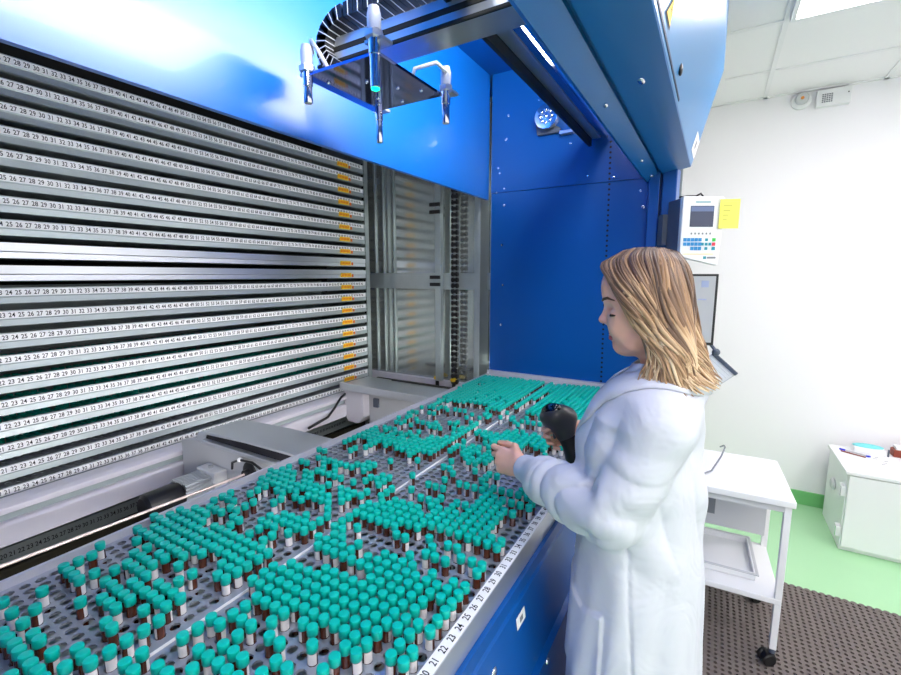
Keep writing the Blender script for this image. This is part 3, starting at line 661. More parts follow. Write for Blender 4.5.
def vial_label(c, haslab):
    i, j = c
    row = '%s row from %s' % (ordw(15-i if i >= -1 else i+19), 'front rim' if i >= -1 else 'rear rim')
    y = gy(j); n = round(21+(y-.518)/.0267)
    if y < .495:
        m = round((gy(-2)-y)/PX)+1   # holes nearer than the number 20
        pos = '%d holes nearer than number 20' % max(m, 1)
    else:
        pos = 'at rim number %d' % n
    return 'teal-capped vial, %s, %s' % (row, pos)
labs = {}
first = True
for c in near: labs.setdefault(vial_label(c, 1), []).append(c)
for lb, cs in labs.items():
    cs.sort(key=lambda c: c[1])
    for q, c in enumerate(cs):
        full = lb if len(cs) == 1 else lb+(', nearer of two' if q == 0 else ', farther of two')
        x, y = gx(c[0]), gy(c[1])
        r = proto if first else proto.copy()
        if not first: COL.objects.link(r)
        r.location = (x+random.uniform(-.0004, .0004), y+random.uniform(-.0004, .0004), ZB)
        r.rotation_euler = (random.uniform(-.016, .016), random.uniform(-.016, .016), -PI/2+.6+random.uniform(-2.6, 2.6))
        r['label'] = full; r['group'] = 'vials standing in the perforated tray'
        for p in protoparts:
            if p is pl and random.random() < .12 and not first: continue
            if not first:
                d = p.copy(); COL.objects.link(d); d.parent = r
        first = False
V = MB()
for c in far:
    x, y = gx(c[0])+random.uniform(-.0006, .0006), gy(c[1])+random.uniform(-.0006, .0006)
    V.lathe([(.0080, .02), (.0080, .051)], (x, y, ZB), 8, 0)
    V.lathe([(.0093, .0494), (.0096, .0500), (.0096, .0630), (.0086, .0646)], (x, y, ZB), 10, 1)
    if random.random() < .8: lab_mesh(V, (x, y, ZB), -PI/2+.6+random.uniform(-2.6, 2.6), 4, 2)
o = V.build('vial_crowd', [M['amber'], M['cap'], M['labelpaper']], smooth=40)
tag(o, 'crowd of smaller-looking teal-capped vials filling the farther end of the tray', 'vials', kind='stuff')

# ------------------------------------------------------------------ the person
class Field:
    def __init__(s, lo, hi, h):
        s.lo = np.array(lo, np.float32); s.h = h
        s.n = [int(round((hi[a]-lo[a])/h))+1 for a in range(3)]
        s.F = np.full(s.n, .2, np.float32)
        s.ax = [s.lo[a]+h*np.arange(s.n[a], dtype=np.float32) for a in range(3)]
    def sub(s, lo, hi):
        i0 = [max(0, int((lo[a]-s.lo[a])/s.h)) for a in range(3)]; i1 = [min(s.n[a], int((hi[a]-s.lo[a])/s.h)+2) for a in range(3)]
        sl = tuple(slice(i0[a], max(i0[a], i1[a])) for a in range(3))
        X, Y, Z = np.meshgrid(*[s.ax[a][sl[a]] for a in range(3)], indexing='ij')
        return sl, X, Y, Z
    def comb(s, sl, d, k, op):
        A = s.F[sl]
        if op == 'u':
            if k > 0:
                hh = np.maximum(k-np.abs(A-d), 0)/k; A[...] = np.minimum(A, d)-hh*hh*k*.25
            else: A[...] = np.minimum(A, d)
        else:
            d = -d
            if k > 0:
                hh = np.maximum(k-np.abs(A-d), 0)/k; A[...] = np.maximum(A, d)+hh*hh*k*.25
            else: A[...] = np.maximum(A, d)
    def cap(s, a, b, ra, rb, k=.01, op='u'):
        a = np.array(a, np.float32); b = np.array(b, np.float32); m = max(ra, rb)+k+.03
        sl, X, Y, Z = s.sub(np.minimum(a, b)-m, np.maximum(a, b)+m)
        if X.size == 0: return
        ab = b-a; L = float(ab @ ab)+1e-9
        t = np.clip(((X-a[0])*ab[0]+(Y-a[1])*ab[1]+(Z-a[2])*ab[2])/L, 0, 1)
        d = np.sqrt((X-a[0]-t*ab[0])**2+(Y-a[1]-t*ab[1])**2+(Z-a[2]-t*ab[2])**2)-(ra+(rb-ra)*t)
        s.comb(sl, d, k, op)
    def ell(s, c, r, k=.01, op='u', R=None):
        m = max(r)+k+.03; c = np.array(c, np.float32)
        sl, X, Y, Z = s.sub(c-m, c+m)
        if X.size == 0: return
        x, y, z = X-c[0], Y-c[1], Z-c[2]
        if R is not None:
            R = np.array(R, np.float32); x, y, z = R[0, 0]*x+R[1, 0]*y+R[2, 0]*z, R[0, 1]*x+R[1, 1]*y+R[2, 1]*z, R[0, 2]*x+R[1, 2]*y+R[2, 2]*z
        k0 = np.sqrt((x/r[0])**2+(y/r[1])**2+(z/r[2])**2); k1 = np.sqrt((x/r[0]**2)**2+(y/r[1]**2)**2+(z/r[2]**2)**2)+1e-6
        s.comb(sl, k0*(k0-1)/k1, k, op)
    def mesh(s, name):
        F = s.F; n = s.n
        ins = F < 0
        c = np.zeros([q-1 for q in n], np.int8)
        for dx in (0, 1):
            for dy in (0, 1):
                for dz in (0, 1): c += ins[dx:n[0]-1+dx, dy:n[1]-1+dy, dz:n[2]-1+dz]
        act = (c > 0) & (c < 8); I = np.argwhere(act); idx = -np.ones(act.shape, np.int64); idx[act] = np.arange(len(I))
        acc = np.zeros((len(I), 3)); cnt = np.zeros(len(I))
        for axis in range(3):
            o = [a for a in range(3) if a != axis]
            for u in (0, 1):
                for v in (0, 1):
                    p = I.copy(); p[:, o[0]] += u; p[:, o[1]] += v; q = p.copy(); q[:, axis] += 1
                    fa = F[p[:, 0], p[:, 1], p[:, 2]]; fb = F[q[:, 0], q[:, 1], q[:, 2]]
                    m = (fa < 0) != (fb < 0); t = np.where(m, fa/np.where(m, fa-fb, 1), 0)
                    P = p.astype(float); P[:, axis] += t
                    acc[m] += P[m]; cnt[m] += 1
        V = s.lo+s.h*(acc/cnt[:, None])
        faces = []
        for axis in range(3):
            o = [(axis+1) % 3, (axis+2) % 3]
            sa = [slice(None)]*3; sb = [slice(None)]*3; sa[axis] = slice(0, -1); sb[axis] = slice(1, None)
            A = ins[tuple(sa)]; Bm = ins[tuple(sb)]
            E = np.argwhere(A != Bm)
            E = E[(E[:, o[0]] > 0) & (E[:, o[1]] > 0) & (E[:, o[0]] < n[o[0]]-1) & (E[:, o[1]] < n[o[1]]-1)]
            q = []
            for du, dv in ((-1, -1), (0, -1), (0, 0), (-1, 0)):
                p = E.copy(); p[:, o[0]] += du; p[:, o[1]] += dv; q.append(idx[p[:, 0], p[:, 1], p[:, 2]])
            Q = np.stack(q, 1); flip = ~A[E[:, 0], E[:, 1], E[:, 2]]
            Q[flip] = Q[flip][:, ::-1]; faces.append(Q)
        Q = np.concatenate(faces); Q = Q[(Q >= 0).all(1)]
        me = bpy.data.meshes.new(name)
        me.vertices.add(len(V)); me.vertices.foreach_set('co', V.astype(np.float32).ravel())
        me.loops.add(Q.size); me.loops.foreach_set('vertex_index', Q.astype(np.int32).ravel())
        me.polygons.add(len(Q)); me.polygons.foreach_set('loop_start', np.arange(0, Q.size, 4, dtype=np.int32)); me.polygons.foreach_set('loop_total', np.full(len(Q), 4, np.int32))
        me.update(calc_edges=True); me.validate()
        me.polygons.foreach_set('use_smooth', [True]*len(me.polygons))
        return me, V
def spline0(P, n):
    P = [Vector(p) for p in P]; out = []
    for i in range(n):
        t_ = i/(n-1)*(len(P)-1); a = min(int(t_), len(P)-2); w = t_-a
        p0, p1, p2, p3 = P[max(a-1, 0)], P[a], P[a+1], P[min(a+2, len(P)-1)]
        out.append(.5*((2*p1)+(-p0+p2)*w+(2*p0-5*p1+4*p2-p3)*w*w+(-p0+3*p1-3*p2+p3)*w**3))
    return out
def V3(*p): return np.array(p, float)
YC = 1.0
body = Field((-.60, .66, .0), (.16, 1.40, 1.68), .0036)
# skull and face
body.ell((-.121, YC, 1.562), (.076, .070, .080), .0)
body.ell((-.142, YC, 1.515), (.050, .054, .076), .03)
body.cap((-.135, YC-.030, 1.466), (-.152, YC, 1.453), .019, .019, .02); body.cap((-.135, YC+.030, 1.466), (-.152, YC, 1.453), .019, .019, .02)
body.ell((-.165, YC, 1.450), (.0145, .017, .0145), .012)            # chin
body.cap((-.105, YC-.048, 1.490), (-.138, YC-.032, 1.466), .014, .014, .02); body.cap((-.105, YC+.048, 1.490), (-.138, YC+.032, 1.466), .014, .014, .02)
body.ell((-.192, YC, 1.582), (.014, .045, .028), .03)             # forehead
for s in (-1, 1):
    body.cap((-.188, YC+s*.012, 1.546), (-.168, YC+s*.046, 1.548), .009, .008, .014)   # brow ridge
    body.ell((-.166, YC+s*.032, 1.492), (.017, .018, .018), .022)   # cheek
    body.ell((-.188, YC+s*.040, 1.526), (.016, .022, .0095), .010, 's')    # socket
    body.ell((-.1690, YC+s*.037, 1.5225), (.0135, .0165, .0115), .003)       # lid over the eyeball
    body.ell((-.085, YC+s*.075, 1.52), (.017, .008, .028), .006)     # ear
body.cap((-.192, YC, 1.540), (-.2035, YC, 1.506), .0065, .0085, .009)     # nose bridge
body.ell((-.2045, YC, 1.504), (.0095, .0095, .0085), .005)           # tip
for s in (-1, 1): body.ell((-.193, YC+s*.0105, 1.500), (.0085, .0055, .0065), .005)
body.ell((-.188, YC, 1.490), (.006, .010, .006), .006)
LIPS = []
for sg in (-1, 1):
    for z0_, z1_, r0_, r1_ in ((1.4775, 1.4735, .0052, .0028), (1.4660, 1.4715, .0062, .0028)):
        p0_, p1_ = (-.1865 if z0_ > 1.47 else -.1845, YC, z0_), (-.1710, YC+sg*.0215, z1_)
        body.cap(p0_, p1_, r0_, r1_, .0035); LIPS.append((p0_, p1_, r0_, r1_))
for sg in (-1, 1): body.cap((-.195, YC, 1.4718), (-.1745, YC+sg*.022, 1.4722), .0016, .0012, .0008, 's')
# neck, trunk, legs
body.cap((-.090, YC, 1.48), (-.055, YC, 1.34), .046, .052, .02)
body.ell((-.085, YC, 1.23), (.070, .125, .13), .05); body.ell((-.095, YC, 1.0), (.095, .145, .15), .08); body.ell((-.09, YC, .86), (.105, .165, .12), .06)
for s in (-1, 1):
    body.cap((-.09, YC+s*.085, .85), (-.085, YC+s*.085, .48), .080, .052, .04); body.cap((-.085, YC+s*.085, .48), (-.07, YC+s*.085, .09), .050, .034, .02)
    body.cap((-.07, YC+s*.085, .06), (-.16, YC+s*.095, .045), .034, .028, .02)
SL, EL, WL = V3(-.066, .868, 1.325), V3(-.135, .825, 1.150), V3(-.372, .990, 1.128)
SR, ER, WR = V3(-.055, 1.165, 1.335), V3(-.10, 1.24, 1.115), V3(-.275, 1.225, 1.165)
for S_, E_, W2 in ((SL, EL, WL), (SR, ER, WR)):
    body.cap(S_, E_, .038, .030, .03); body.cap(E_, W2, .030, .0240, .02)
def hand(W0, f, bk, lens, curl, thumb, side=1, scale=1.):
    """f: towards the fingers, bk: out of the back of the hand; side: +1 puts the index finger at +s"""
    f = f/np.linalg.norm(f); bk = bk-f*(bk @ f); bk /= np.linalg.norm(bk); s = np.cross(bk, f)*side
    body.cap(W0-f*.03, W0+f*.005, .0245, .023, .012)
    K = []
    for q in range(4):
        off = (.028, .010, -.009, -.026)[q]*scale
        k0 = W0+s*off*.55+f*.012; k1 = W0+s*off+f*(.082, .086, .082, .072)[q]*scale-bk*.004*abs(q-1.3)
        body.cap(k0, k1, .0150, .0098, .010); K.append(k1)
    tips = []
    for q in range(4):
        p = K[q]; ang = 0
        for seg in range(3):
            ang += curl[q][seg]; d = f*math.cos(ang)-bk*math.sin(ang)+s*(.05, .0, -.03, -.07)[q]
            L = lens*(.92, 1., .95, .78)[q]*(.044, .027, .021)[seg]*scale
            p2 = p+d*L; body.cap(p, p2, (.0088, .0078, .0070)[seg], (.0078, .0070, .0058)[seg], .0022); p = p2
        tips.append(p)
    p = W0+s*.020+f*.018
    for seg, (df, ds, db, L) in enumerate(thumb):
        d = f*df+s*ds-bk*db; d = d/np.linalg.norm(d); p2 = p+d*L
        body.cap(p, p2, (.0150, .0100, .0088)[seg], (.0105, .0088, .0068)[seg], .008 if seg == 0 else .003); p = p2
    tips.append(p); return tips, f, s, bk
fl = V3(-.95, .30, -.06)
tipsL, fL, sL, bL = hand(WL+V3(-.012, .004, 0), fl, V3(-.25, -.85, .45), .9, ((.15, .55, .45), (.55, .85, .5), (.9, .95, .55), (1.0, 1.0, .6)), ((.75, .55, .45, .042), (1., .05, .22, .034), (1., -.05, .10, .028)), -1, .92)
tipsR, fR, sR, bR = hand(WR+V3(-.006, 0, 0), V3(-.93, .02, -.22), V3(.0, 1., .1), .95, ((.5, 1.1, .8), (.6, 1.25, .8), (.6, 1.3, .8), (.6, 1.3, .8)), ((.55, .45, .75, .040), (.85, .1, .55, .030), (.9, -.25, .35, .025)), 1, .92)
me, VV = body.mesh('person')
for m_ in ('skin', 'lips', 'nail'): me.materials.append(M[m_])
nf = len(me.polygons); cen = np.zeros(nf*3, np.float32); me.polygons.foreach_get('center', cen); cen = cen.reshape(-1, 3)
mi = np.zeros(nf, np.int32)
lp = np.zeros(nf, bool)
for p0_, p1_, r0_, r1_ in LIPS:
    A_, B_ = np.array(p0_), np.array(p1_); ab = B_-A_; t_ = np.clip(((cen-A_) @ ab)/(ab @ ab), 0, 1)
    lp |= np.linalg.norm(cen-A_-t_[:, None]*ab, axis=1) < r0_+(r1_-r0_)*t_+.0012
mi[lp] = 1
me.polygons.foreach_set('material_index', mi)
person = link('person', me)
tag(person, 'person with shoulder-length blonde hair in a white lab coat, holding a scanner over the tray', 'person')
from mathutils.bvhtree import BVHTree
def bvh(V_, me_): return BVHTree.FromPolygons([tuple(p) for p in V_], [tuple(p.vertices) for p in me_.polygons])
skin_bvh = bvh(VV, me)
def onskin(p, off, tree=None):
    c, n, i, d_ = (tree or skin_bvh).find_nearest(Vector(p)); return tuple(c+n*off)
for s in (-1, 1):
    ar = lambda ph, z: onskin((-.1690-.0135*math.cos(ph), YC+s*(.037+.0165*math.sin(ph)), z), .0006)
    MB().tube([ar(ph, 1.5165+.0012*abs(ph)) for ph in (-1.0, -.6, -.2, .2, .6, 1.0, 1.3, 1.5)], [.0009, .0016, .0020, .0024, .0026, .0026, .0020, .001], 6).build('eyelashes', M['lash'], person)
    MB().tube([onskin(p_, .0006) for p_ in ((-.1985, YC+s*.014, 1.5470), (-.1945, YC+s*.028, 1.5520), (-.186, YC+s*.042, 1.5540), (-.172, YC+s*.058, 1.5490))], [.0022, .0030, .0027, .0012], 6).build('eyebrow', M['brow'], person, smooth=True)

# ---- lab coat
coat = Field((-.46, .68, .40), (.12, 1.38, 1.47), .0036)
def prof(z):
    zs = [.40, .60, .80, .95, 1.05, 1.15, 1.25, 1.32, 1.37, 1.40, 1.43]
    cx = [-.105, -.105, -.105, -.106, -.108, -.113, -.118, -.110, -.092, -.077, -.07]
    rx = [.150, .143, .138, .132, .126, .122, .121, .106, .086, .071, .066]
    ry = [.225, .212, .198, .186, .172, .166, .168, .172, .135, .085, .07]
    return np.interp(z, zs, cx), np.interp(z, zs, rx), np.interp(z, zs, ry)
sl, X, Y, Z = coat.sub((-.46, .68, .40), (.12, 1.38, 1.47))
cx, rx, ry = prof(Z)
u = (X-cx)/rx; v = (Y-YC)/ry; rr = np.sqrt(u*u+v*v)+1e-5; thv = np.arctan2(v, u)
d = (rr-1)*np.minimum(rx, ry)*.95
low = np.clip((1.10-Z)/.5, 0, 1)
d += low*(.0055*np.sin(7*thv+1.2+2*Z)+.0035*np.sin(15*thv+3*np.sin(4*Z)))
d += .0025*np.sin(26*Z+5*thv)*np.clip((Z-.95)/.1, 0, 1)*np.clip((1.3-Z)/.1, 0, 1)
d += .003*np.sin(40*Z+14*X+9*Y)*np.clip((Z-1.0)/.15, 0, 1)
d = np.maximum(d, .43-Z); d = np.maximum(d, Z-1.425)
d += .0045*(1-2*np.abs(np.sin(9*X+11*Z+4*thv+1.5*np.sin(7*Z)))**.7)*np.clip((Z-1.02)/.12, 0, 1)*np.clip((1.36-Z)/.08, 0, 1)
coat.comb(sl, d.astype(np.float32), 0, 'u')
def sleeve(pts, rad, k=.014, op='u'):
    for q in range(len(pts)-1): coat.cap(pts[q], pts[q+1], rad[q], rad[q+1], k if q == 0 else .007, op)
cuffL = WL+(EL-WL)*.06; cuffR = WR+(ER-WR)*.08
lerp = lambda a, b, t_: a+(b-a)*t_
coat.cap((-.065, .93, 1.345), SL, .056, .056, .04)
sleeve([SL, lerp(SL, EL, .5), EL, lerp(EL, WL, .35), lerp(EL, WL, .72), lerp(EL, WL, .80)], [.056, .055, .053, .057, .052, .043])
coat.cap((-.065, 1.07, 1.345), SR, .056, .058, .04)
sleeve([SR, lerp(SR, ER, .5), ER, lerp(ER, WR, .4), lerp(ER, WR, .75)], [.060, .058, .056, .056, .048])
# cuffs (knitted, tight)
coat.cap(lerp(EL, WL, .76), lerp(EL, WL, .965), .040, .0345, .006); coat.cap(lerp(ER, WR, .7), lerp(ER, WR, .96), .040, .034, .006)
# collar
for a in np.linspace(-2.35, 2.35, 34):
    p = V3(-.068+.067*math.cos(a), YC+.073*math.sin(a), 1.398+.022*math.cos(a)); p2 = p+V3(.010*math.cos(a), .012*math.sin(a), -.035)
    coat.cap(p, p2, .006, .008, .006)
# hollow neck opening and cuff openings
coat.cap((-.075, YC, 1.385), (-.095, YC, 1.52), .054, .062, .004, 's')
coat.cap(lerp(EL, WL, .93), lerp(EL, WL, 1.3), .0275, .0275, .002, 's'); coat.cap(lerp(ER, WR, .93), lerp(ER, WR, 1.3), .0275, .0275, .002, 's')
# lapels
for s in ():
    coat.cap((-.135, YC+s*.055, 1.392), (-.200, YC+s*.040, 1.30), .012, .016, .006); coat.cap((-.200, YC+s*.040, 1.30), (-.244, YC+s*.012, 1.20), .015, .008, .006)
# folds on the sleeves, pockets, seams
def near_seg(a, b):
    ab = b-a; L = ab @ ab; t_ = ((XX-a[0])*ab[0]+(YY-a[1])*ab[1]+(ZZ-a[2])*ab[2])/L
    tc = np.clip(t_, 0, 1); dd = np.sqrt((XX-a[0]-tc*ab[0])**2+(YY-a[1]-tc*ab[1])**2+(ZZ-a[2]-tc*ab[2])**2); return t_, dd, math.sqrt(L)
sl, XX, YY, ZZ = coat.sub((-.46, .68, .95), (.12, 1.38, 1.47))
D = np.zeros_like(XX)
for S_, E_, W2 in ((SL, EL, WL), (SR, ER, WR)):
    t1, d1, L1 = near_seg(S_, E_); t2, d2, L2 = near_seg(E_, W2)
    w1 = np.clip((.078-d1)/.012, 0, 1)*np.clip((t1+.15)/.3, 0, 1)*np.clip((1.25-t1)/.3, 0, 1); w2 = np.clip((.076-d2)/.012, 0, 1)*np.clip((t2+.25)/.3, 0, 1)*np.clip((.82-t2)/.04, 0, 1)
    ph = 5*XX+9*ZZ-7*YY
    bend1 = np.exp(-((t1-.92)/.35)**2); bend2 = np.exp(-((t2-.12)/.42)**2)
    rd = lambda q: 1-2*np.abs(np.sin(q*.5))**.8
    D += w1*(.0004+.0048*bend1)*rd(t1*L1*80+30*XX+2.5*np.sin(ph*3))
    D += w2*(.0020+.0052*bend2)*rd(t2*L2*70+34*ZZ+2.4*np.sin(ph*3+1))
    D += w2*.0018*rd(t2*L2*150+40*ZZ+np.sin(ph*6))*np.clip((t2-.45)/.2, 0, 1)
coat.F[sl] += D.astype(np.float32)
# patch pocket on the near side, chest pocket, side seam
sl, XX, YY, ZZ = coat.sub((-.30, .68, .42), (.12, YC, 1.40))
def smooth(x, w): return np.clip(x/w+.5, 0, 1)
ang = XX
pk = smooth(.930-ZZ-(XX+.20)*.45+.8*np.clip(XX+.19, 0, 1)**1, .006)*smooth(ZZ-.76+.25*(XX+.18), .006)*smooth(-.142-XX, .006)
coat.F[sl] -= (.0055*pk).astype(np.float32)
seam = np.exp(-((XX+.098+.10*(ZZ-1.0))/.0035)**2)*smooth(1.10-ZZ, .02)
coat.F[sl] += (.0030*seam).astype(np.float32)
cp = smooth(1.335-ZZ+.2*(XX+.18), .006)*smooth(ZZ-1.22, .006)*smooth(XX+.225, .006)*smooth(-.14-XX, .006)
coat.F[sl] -= (.0*cp).astype(np.float32)
# front closing edge
me, VV = coat.mesh('lab_coat')
me.materials.append(M['coat'])
lc = link('lab_coat', me, person)
ctree = bvh(VV, me)
for s in (-1, 1):
    inner = spline0([(-.005, YC+s*.03, 1.425), (-.045, YC+s*.070, 1.424), (-.105, YC+s*.070, 1.412), (-.150, YC+s*.040, 1.385), (-.195, YC+s*.018, 1.325), (-.235, YC+s*.003, 1.24)], 26)
    outer = spline0([(.012, YC+s*.04, 1.375), (-.035, YC+s*.105, 1.378), (-.110, YC+s*.110, 1.362), (-.165, YC+s*.092, 1.335), (-.205, YC+s*.072, 1.285), (-.240, YC+s*.006, 1.225)], 26)
    v_, f_ = [], []
    for k_, (p_, q_) in enumerate(zip(inner, outer)):
        for w_ in (0, .25, .5, .75, 1):
            m_ = Vector(p_).lerp(Vector(q_), w_); c_, n_, _, _ = ctree.find_nearest(m_); n_ = n_ if n_.dot(m_-Vector((-.08, YC, m_.z))) > 0 else -n_
            v_.append(tuple(c_+n_*(.0075-.003*w_)))
    for k_ in range(25):
        for j_ in range(4): f_.append((k_*5+j_, k_*5+j_+1, (k_+1)*5+j_+1, (k_+1)*5+j_))
    ob_ = MB().add(v_, f_).build('collar', M['coat'], lc, smooth=True); sm_ = ob_.modifiers.new('thick', 'SOLIDIFY'); sm_.thickness = .0035
for z in (1.16, 1.06, .96, .86, .76, .66):
    c_, r_, _ = prof(z); MB().ell((float(c_-r_)-.003, YC, z), (.004, .008, .008), 12, 6).build('coat_button', M['white'], lc, smooth=True)
for s in (-1, 1):
    MB().tube([(-.09, YC+s*.085, .60), (-.085, YC+s*.085, .48), (-.075, YC+s*.085, .10)], [.082, .068, .060], 20).build('trouser_leg', M['trouser'], person, smooth=50)
    f = Field((-.24, YC+s*.09-.07, .008), (.0, YC+s*.09+.07, .13), .005)
    f.cap((-.065, YC+s*.085, .055), (-.165, YC+s*.095, .045), .042, .038, .02); f.cap((-.065, YC+s*.085, .06), (-.065, YC+s*.085, .10), .042, .040, .01)
    q, X, Y, Z = f.sub((-.24, YC+s*.09-.07, .008), (.0, YC+s*.09+.07, .13)); f.F[q] = np.maximum(f.F[q], .0165-Z)
    me, _ = f.mesh('shoe'); me.materials.append(M['shoe']); link('shoe', me, person)

# ---- hair: a cap of hair plus many single wavy locks
hr = random.Random(5)
hf = Field((-.24, .84, 1.33), (.09, 1.16, 1.69), .0045)
hf.ell((-.118, YC, 1.563), (.078, .077, .088), 0)
hf.ell((-.088, YC, 1.51), (.056, .079, .10), .03); hf.ell((-.062, YC, 1.44), (.046, .080, .06), .03)
hf.ell((-.070, YC-.060, 1.46), (.026, .024, .06), .02); hf.ell((-.078, YC+.064, 1.46), (.034, .024, .06), .02)
hf.ell((-.228, YC, 1.525), (.080, .10, .105), .012, 's'); hf.ell((-.165, YC, 1.43), (.060, .11, .09), .012, 's'); hf.ell((-.165, YC-.08, 1.50), (.030, .04, .075), .01, 's'); hf.ell((-.165, YC+.08, 1.50), (.030, .04, .075), .01, 's')
hme, HV = hf.mesh('hair'); 
bmh = bmesh.new(); bmh.from_mesh(hme)
HB = MB(); tone = []
hvs = [tuple(v_.co) for v_ in hme.vertices]; hfs = [tuple(p_.vertices) for p_ in hme.polygons]
HB.add(hvs, hfs); tone += [max(.12, min(.5, .26+(1.60-p_[2])*1.2)) for p_ in hvs]
def spline(P, n):
    P = [Vector(p) for p in P]; out = []
    for i in range(n):
        t_ = i/(n-1)*(len(P)-1); a = min(int(t_), len(P)-2); w = t_-a
        p0, p1, p2, p3 = P[max(a-1, 0)], P[a], P[a+1], P[min(a+2, len(P)-1)]
        out.append(.5*((2*p1)+(-p0+p2)*w+(2*p0-5*p1+4*p2-p3)*w*w+(-p0+3*p1-3*p2+p3)*w**3))
    return out
# control paths on the near side (s=-1): root at the parting, down the side
GUIDE = [
 [(-.178, -.014, 1.640), (-.203, -.040, 1.622), (-.184, -.068, 1.592), (-.152, -.084, 1.548), (-.120, -.088, 1.500), (-.092, -.090, 1.455), (-.104, -.092, 1.405), (-.118, -.086, 1.362)],
 [(-.165, -.010, 1.650), (-.186, -.046, 1.626), (-.166, -.076, 1.588), (-.130, -.088, 1.540), (-.100, -.092, 1.490), (-.074, -.095, 1.445), (-.082, -.097, 1.400), (-.094, -.092, 1.364)],
 [(-.142, -.006, 1.656), (-.152, -.052, 1.632), (-.130, -.082, 1.588), (-.098, -.091, 1.535), (-.072, -.095, 1.485), (-.052, -.098, 1.440), (-.056, -.101, 1.400), (-.060, -.098, 1.366)],
 [(-.118, -.003, 1.656), (-.118, -.054, 1.634), (-.102, -.082, 1.588), (-.082, -.090, 1.532), (-.062, -.093, 1.482), (-.044, -.096, 1.440), (-.038, -.101, 1.402), (-.030, -.100, 1.372)],
 [(-.098, 0, 1.654), (-.086, -.050, 1.628), (-.072, -.076, 1.582), (-.058, -.084, 1.528), (-.042, -.084, 1.480), (-.026, -.086, 1.440), (-.016, -.090, 1.408), (-.002, -.094, 1.388)],
 [(-.080, 0, 1.648), (-.058, -.034, 1.620), (-.046, -.050, 1.574), (-.038, -.056, 1.522), (-.028, -.058, 1.478), (-.014, -.060, 1.440), (-.002, -.064, 1.414), (.012, -.068, 1.398)],
 [(-.070, 0, 1.645), (-.048, -.010, 1.614), (-.037, -.014, 1.568), (-.030, -.014, 1.520), (-.022, -.014, 1.476), (-.010, -.014, 1.440), (.002, -.014, 1.414), (.016, -.012, 1.400)],
]
def lock(g, s, jit, width, tn, n=24):
    a = min(int(g), len(GUIDE)-2); w = g-a
    P = [tuple(GUIDE[a][k][c]*(1-w)+GUIDE[a+1][k][c]*w for c in range(3)) for k in range(8)]
    P = [(p[0], YC+(-s)*p[1]*-1 if False else YC+s*abs(p[1])*(1) if True else 0, p[2]) for p in P]
    ph = g*1.9+hr.uniform(-.7, .7); amp = hr.uniform(.006, .014); fr = 1.7+hr.uniform(-.15, .15); out = hr.uniform(-.005, .005)*jit
    ln = min(1., hr.uniform(.72, 1.08))
    pts = spline(P, n); res = []
    pts = [pts[min(n-1, int(i*ln))].lerp(pts[min(n-1, int(i*ln)+1)], i*ln-int(i*ln)) for i in range(n)]
    for i, p in enumerate(pts):
        t_ = i/(n-1); c = Vector((-.08, YC, p.z)); o_ = Vector((p.x-c.x, p.y-c.y, 0)).normalized(); tg = Vector((-o_.y, o_.x, 0))
        k = t_**1.3
        res.append(p+o_*(out+amp*.6*k*math.sin(ph+fr*6.3*t_+1.5))+tg*(amp*1.5*k*math.sin(ph+fr*6.3*t_)))
    start = HB.n
    m = 6; v = []
    for i, p in enumerate(res):
        t_ = i/(n-1); d_ = (res[min(i+1, n-1)]-res[max(i-1, 0)]).normalized(); o_ = Vector((p.x+.08, p.y-YC, .0001))
        if i < 6: o_ = o_*(i/6)+Vector((0, 0, .1))*(1-i/6)
        o_ = (o_-d_*o_.dot(d_)).normalized(); b_ = d_.cross(o_)
        r_ = width*(.55+.45*min(1, t_*4))*(1-.80*max(0, (t_-.55)/.45)**1.5)
        for j in range(m):
            an = 2*PI*j/m; v.append(tuple(p+b_*r_*math.cos(an)+o_*r_*.45*math.sin(an)))
    f_ = [(i*m+j, i*m+(j+1) % m, (i+1)*m+(j+1) % m, (i+1)*m+j) for i in range(n-1) for j in range(m)]
    f_ += [tuple(range(m-1, -1, -1)), tuple((n-1)*m+j for j in range(m))]
    HB.add(v, f_)
    for i in range(n):
        t_ = i/(n-1)
        tone.extend([max(0, min(1, tn-.10+(t_-.42)*.72))]*m)
for q in range(420):
    g = hr.uniform(0, 5.98)
    streak = .5+.5*math.sin(g*5.3)*math.sin(g*2.1+1)
    lock(g, -1, 1, hr.uniform(.0022, .0050), hr.choice((.10, .22, .30, .40, .50, .62))+.30*streak)
for q in range(150):
    lock(hr.uniform(0, 5.98), 1, 1, hr.uniform(.0035, .0070), hr.uniform(.2, .8), 18)
for q in range(60): lock(hr.uniform(0, 5.9), -1, 1.5, hr.uniform(.0007, .0013), hr.uniform(.5, .9))
ho = HB.build('hair', M['hair'], person, smooth=True)
at_ = ho.data.attributes.new('tone', 'FLOAT', 'POINT'); at_.data.foreach_set('value', tone)

# ---- hand-held scanner and the vial she holds
sc_ = thing('barcode_scanner', 'dark grey handheld barcode scanner held in the right hand above the tray', 'scanner', (-.33, 1.2, 1.05))
f = Field((-.45, 1.08, 1.00), (-.22, 1.33, 1.29), .0032)
RS = Matrix.Rotation(-.30, 3, 'Y'); f.ell((-.350, 1.195, 1.200), (.050, .040, .038), .0, 'u', RS); f.ell((-.335, 1.198, 1.165), (.028, .028, .034), .02)
f.ell((-.360, 1.178, 1.212), (.042, .034, .030), .012, 'u', RS)
me, _ = f.mesh('scanner_head'); me.materials.append(M['scanner']); link('scanner_head', me, sc_)
MB().ell((-.366, 1.168, 1.230), (.030, .020, .014), 24, 12, 0, Matrix.Rotation(-.35, 3, 'Y') @ Matrix.Rotation(.75, 3, 'X')).build('reading_window', M['gloss'], sc_, smooth=True)
f = Field((-.45, 1.08, .99), (-.18, 1.33, 1.25), .0036)
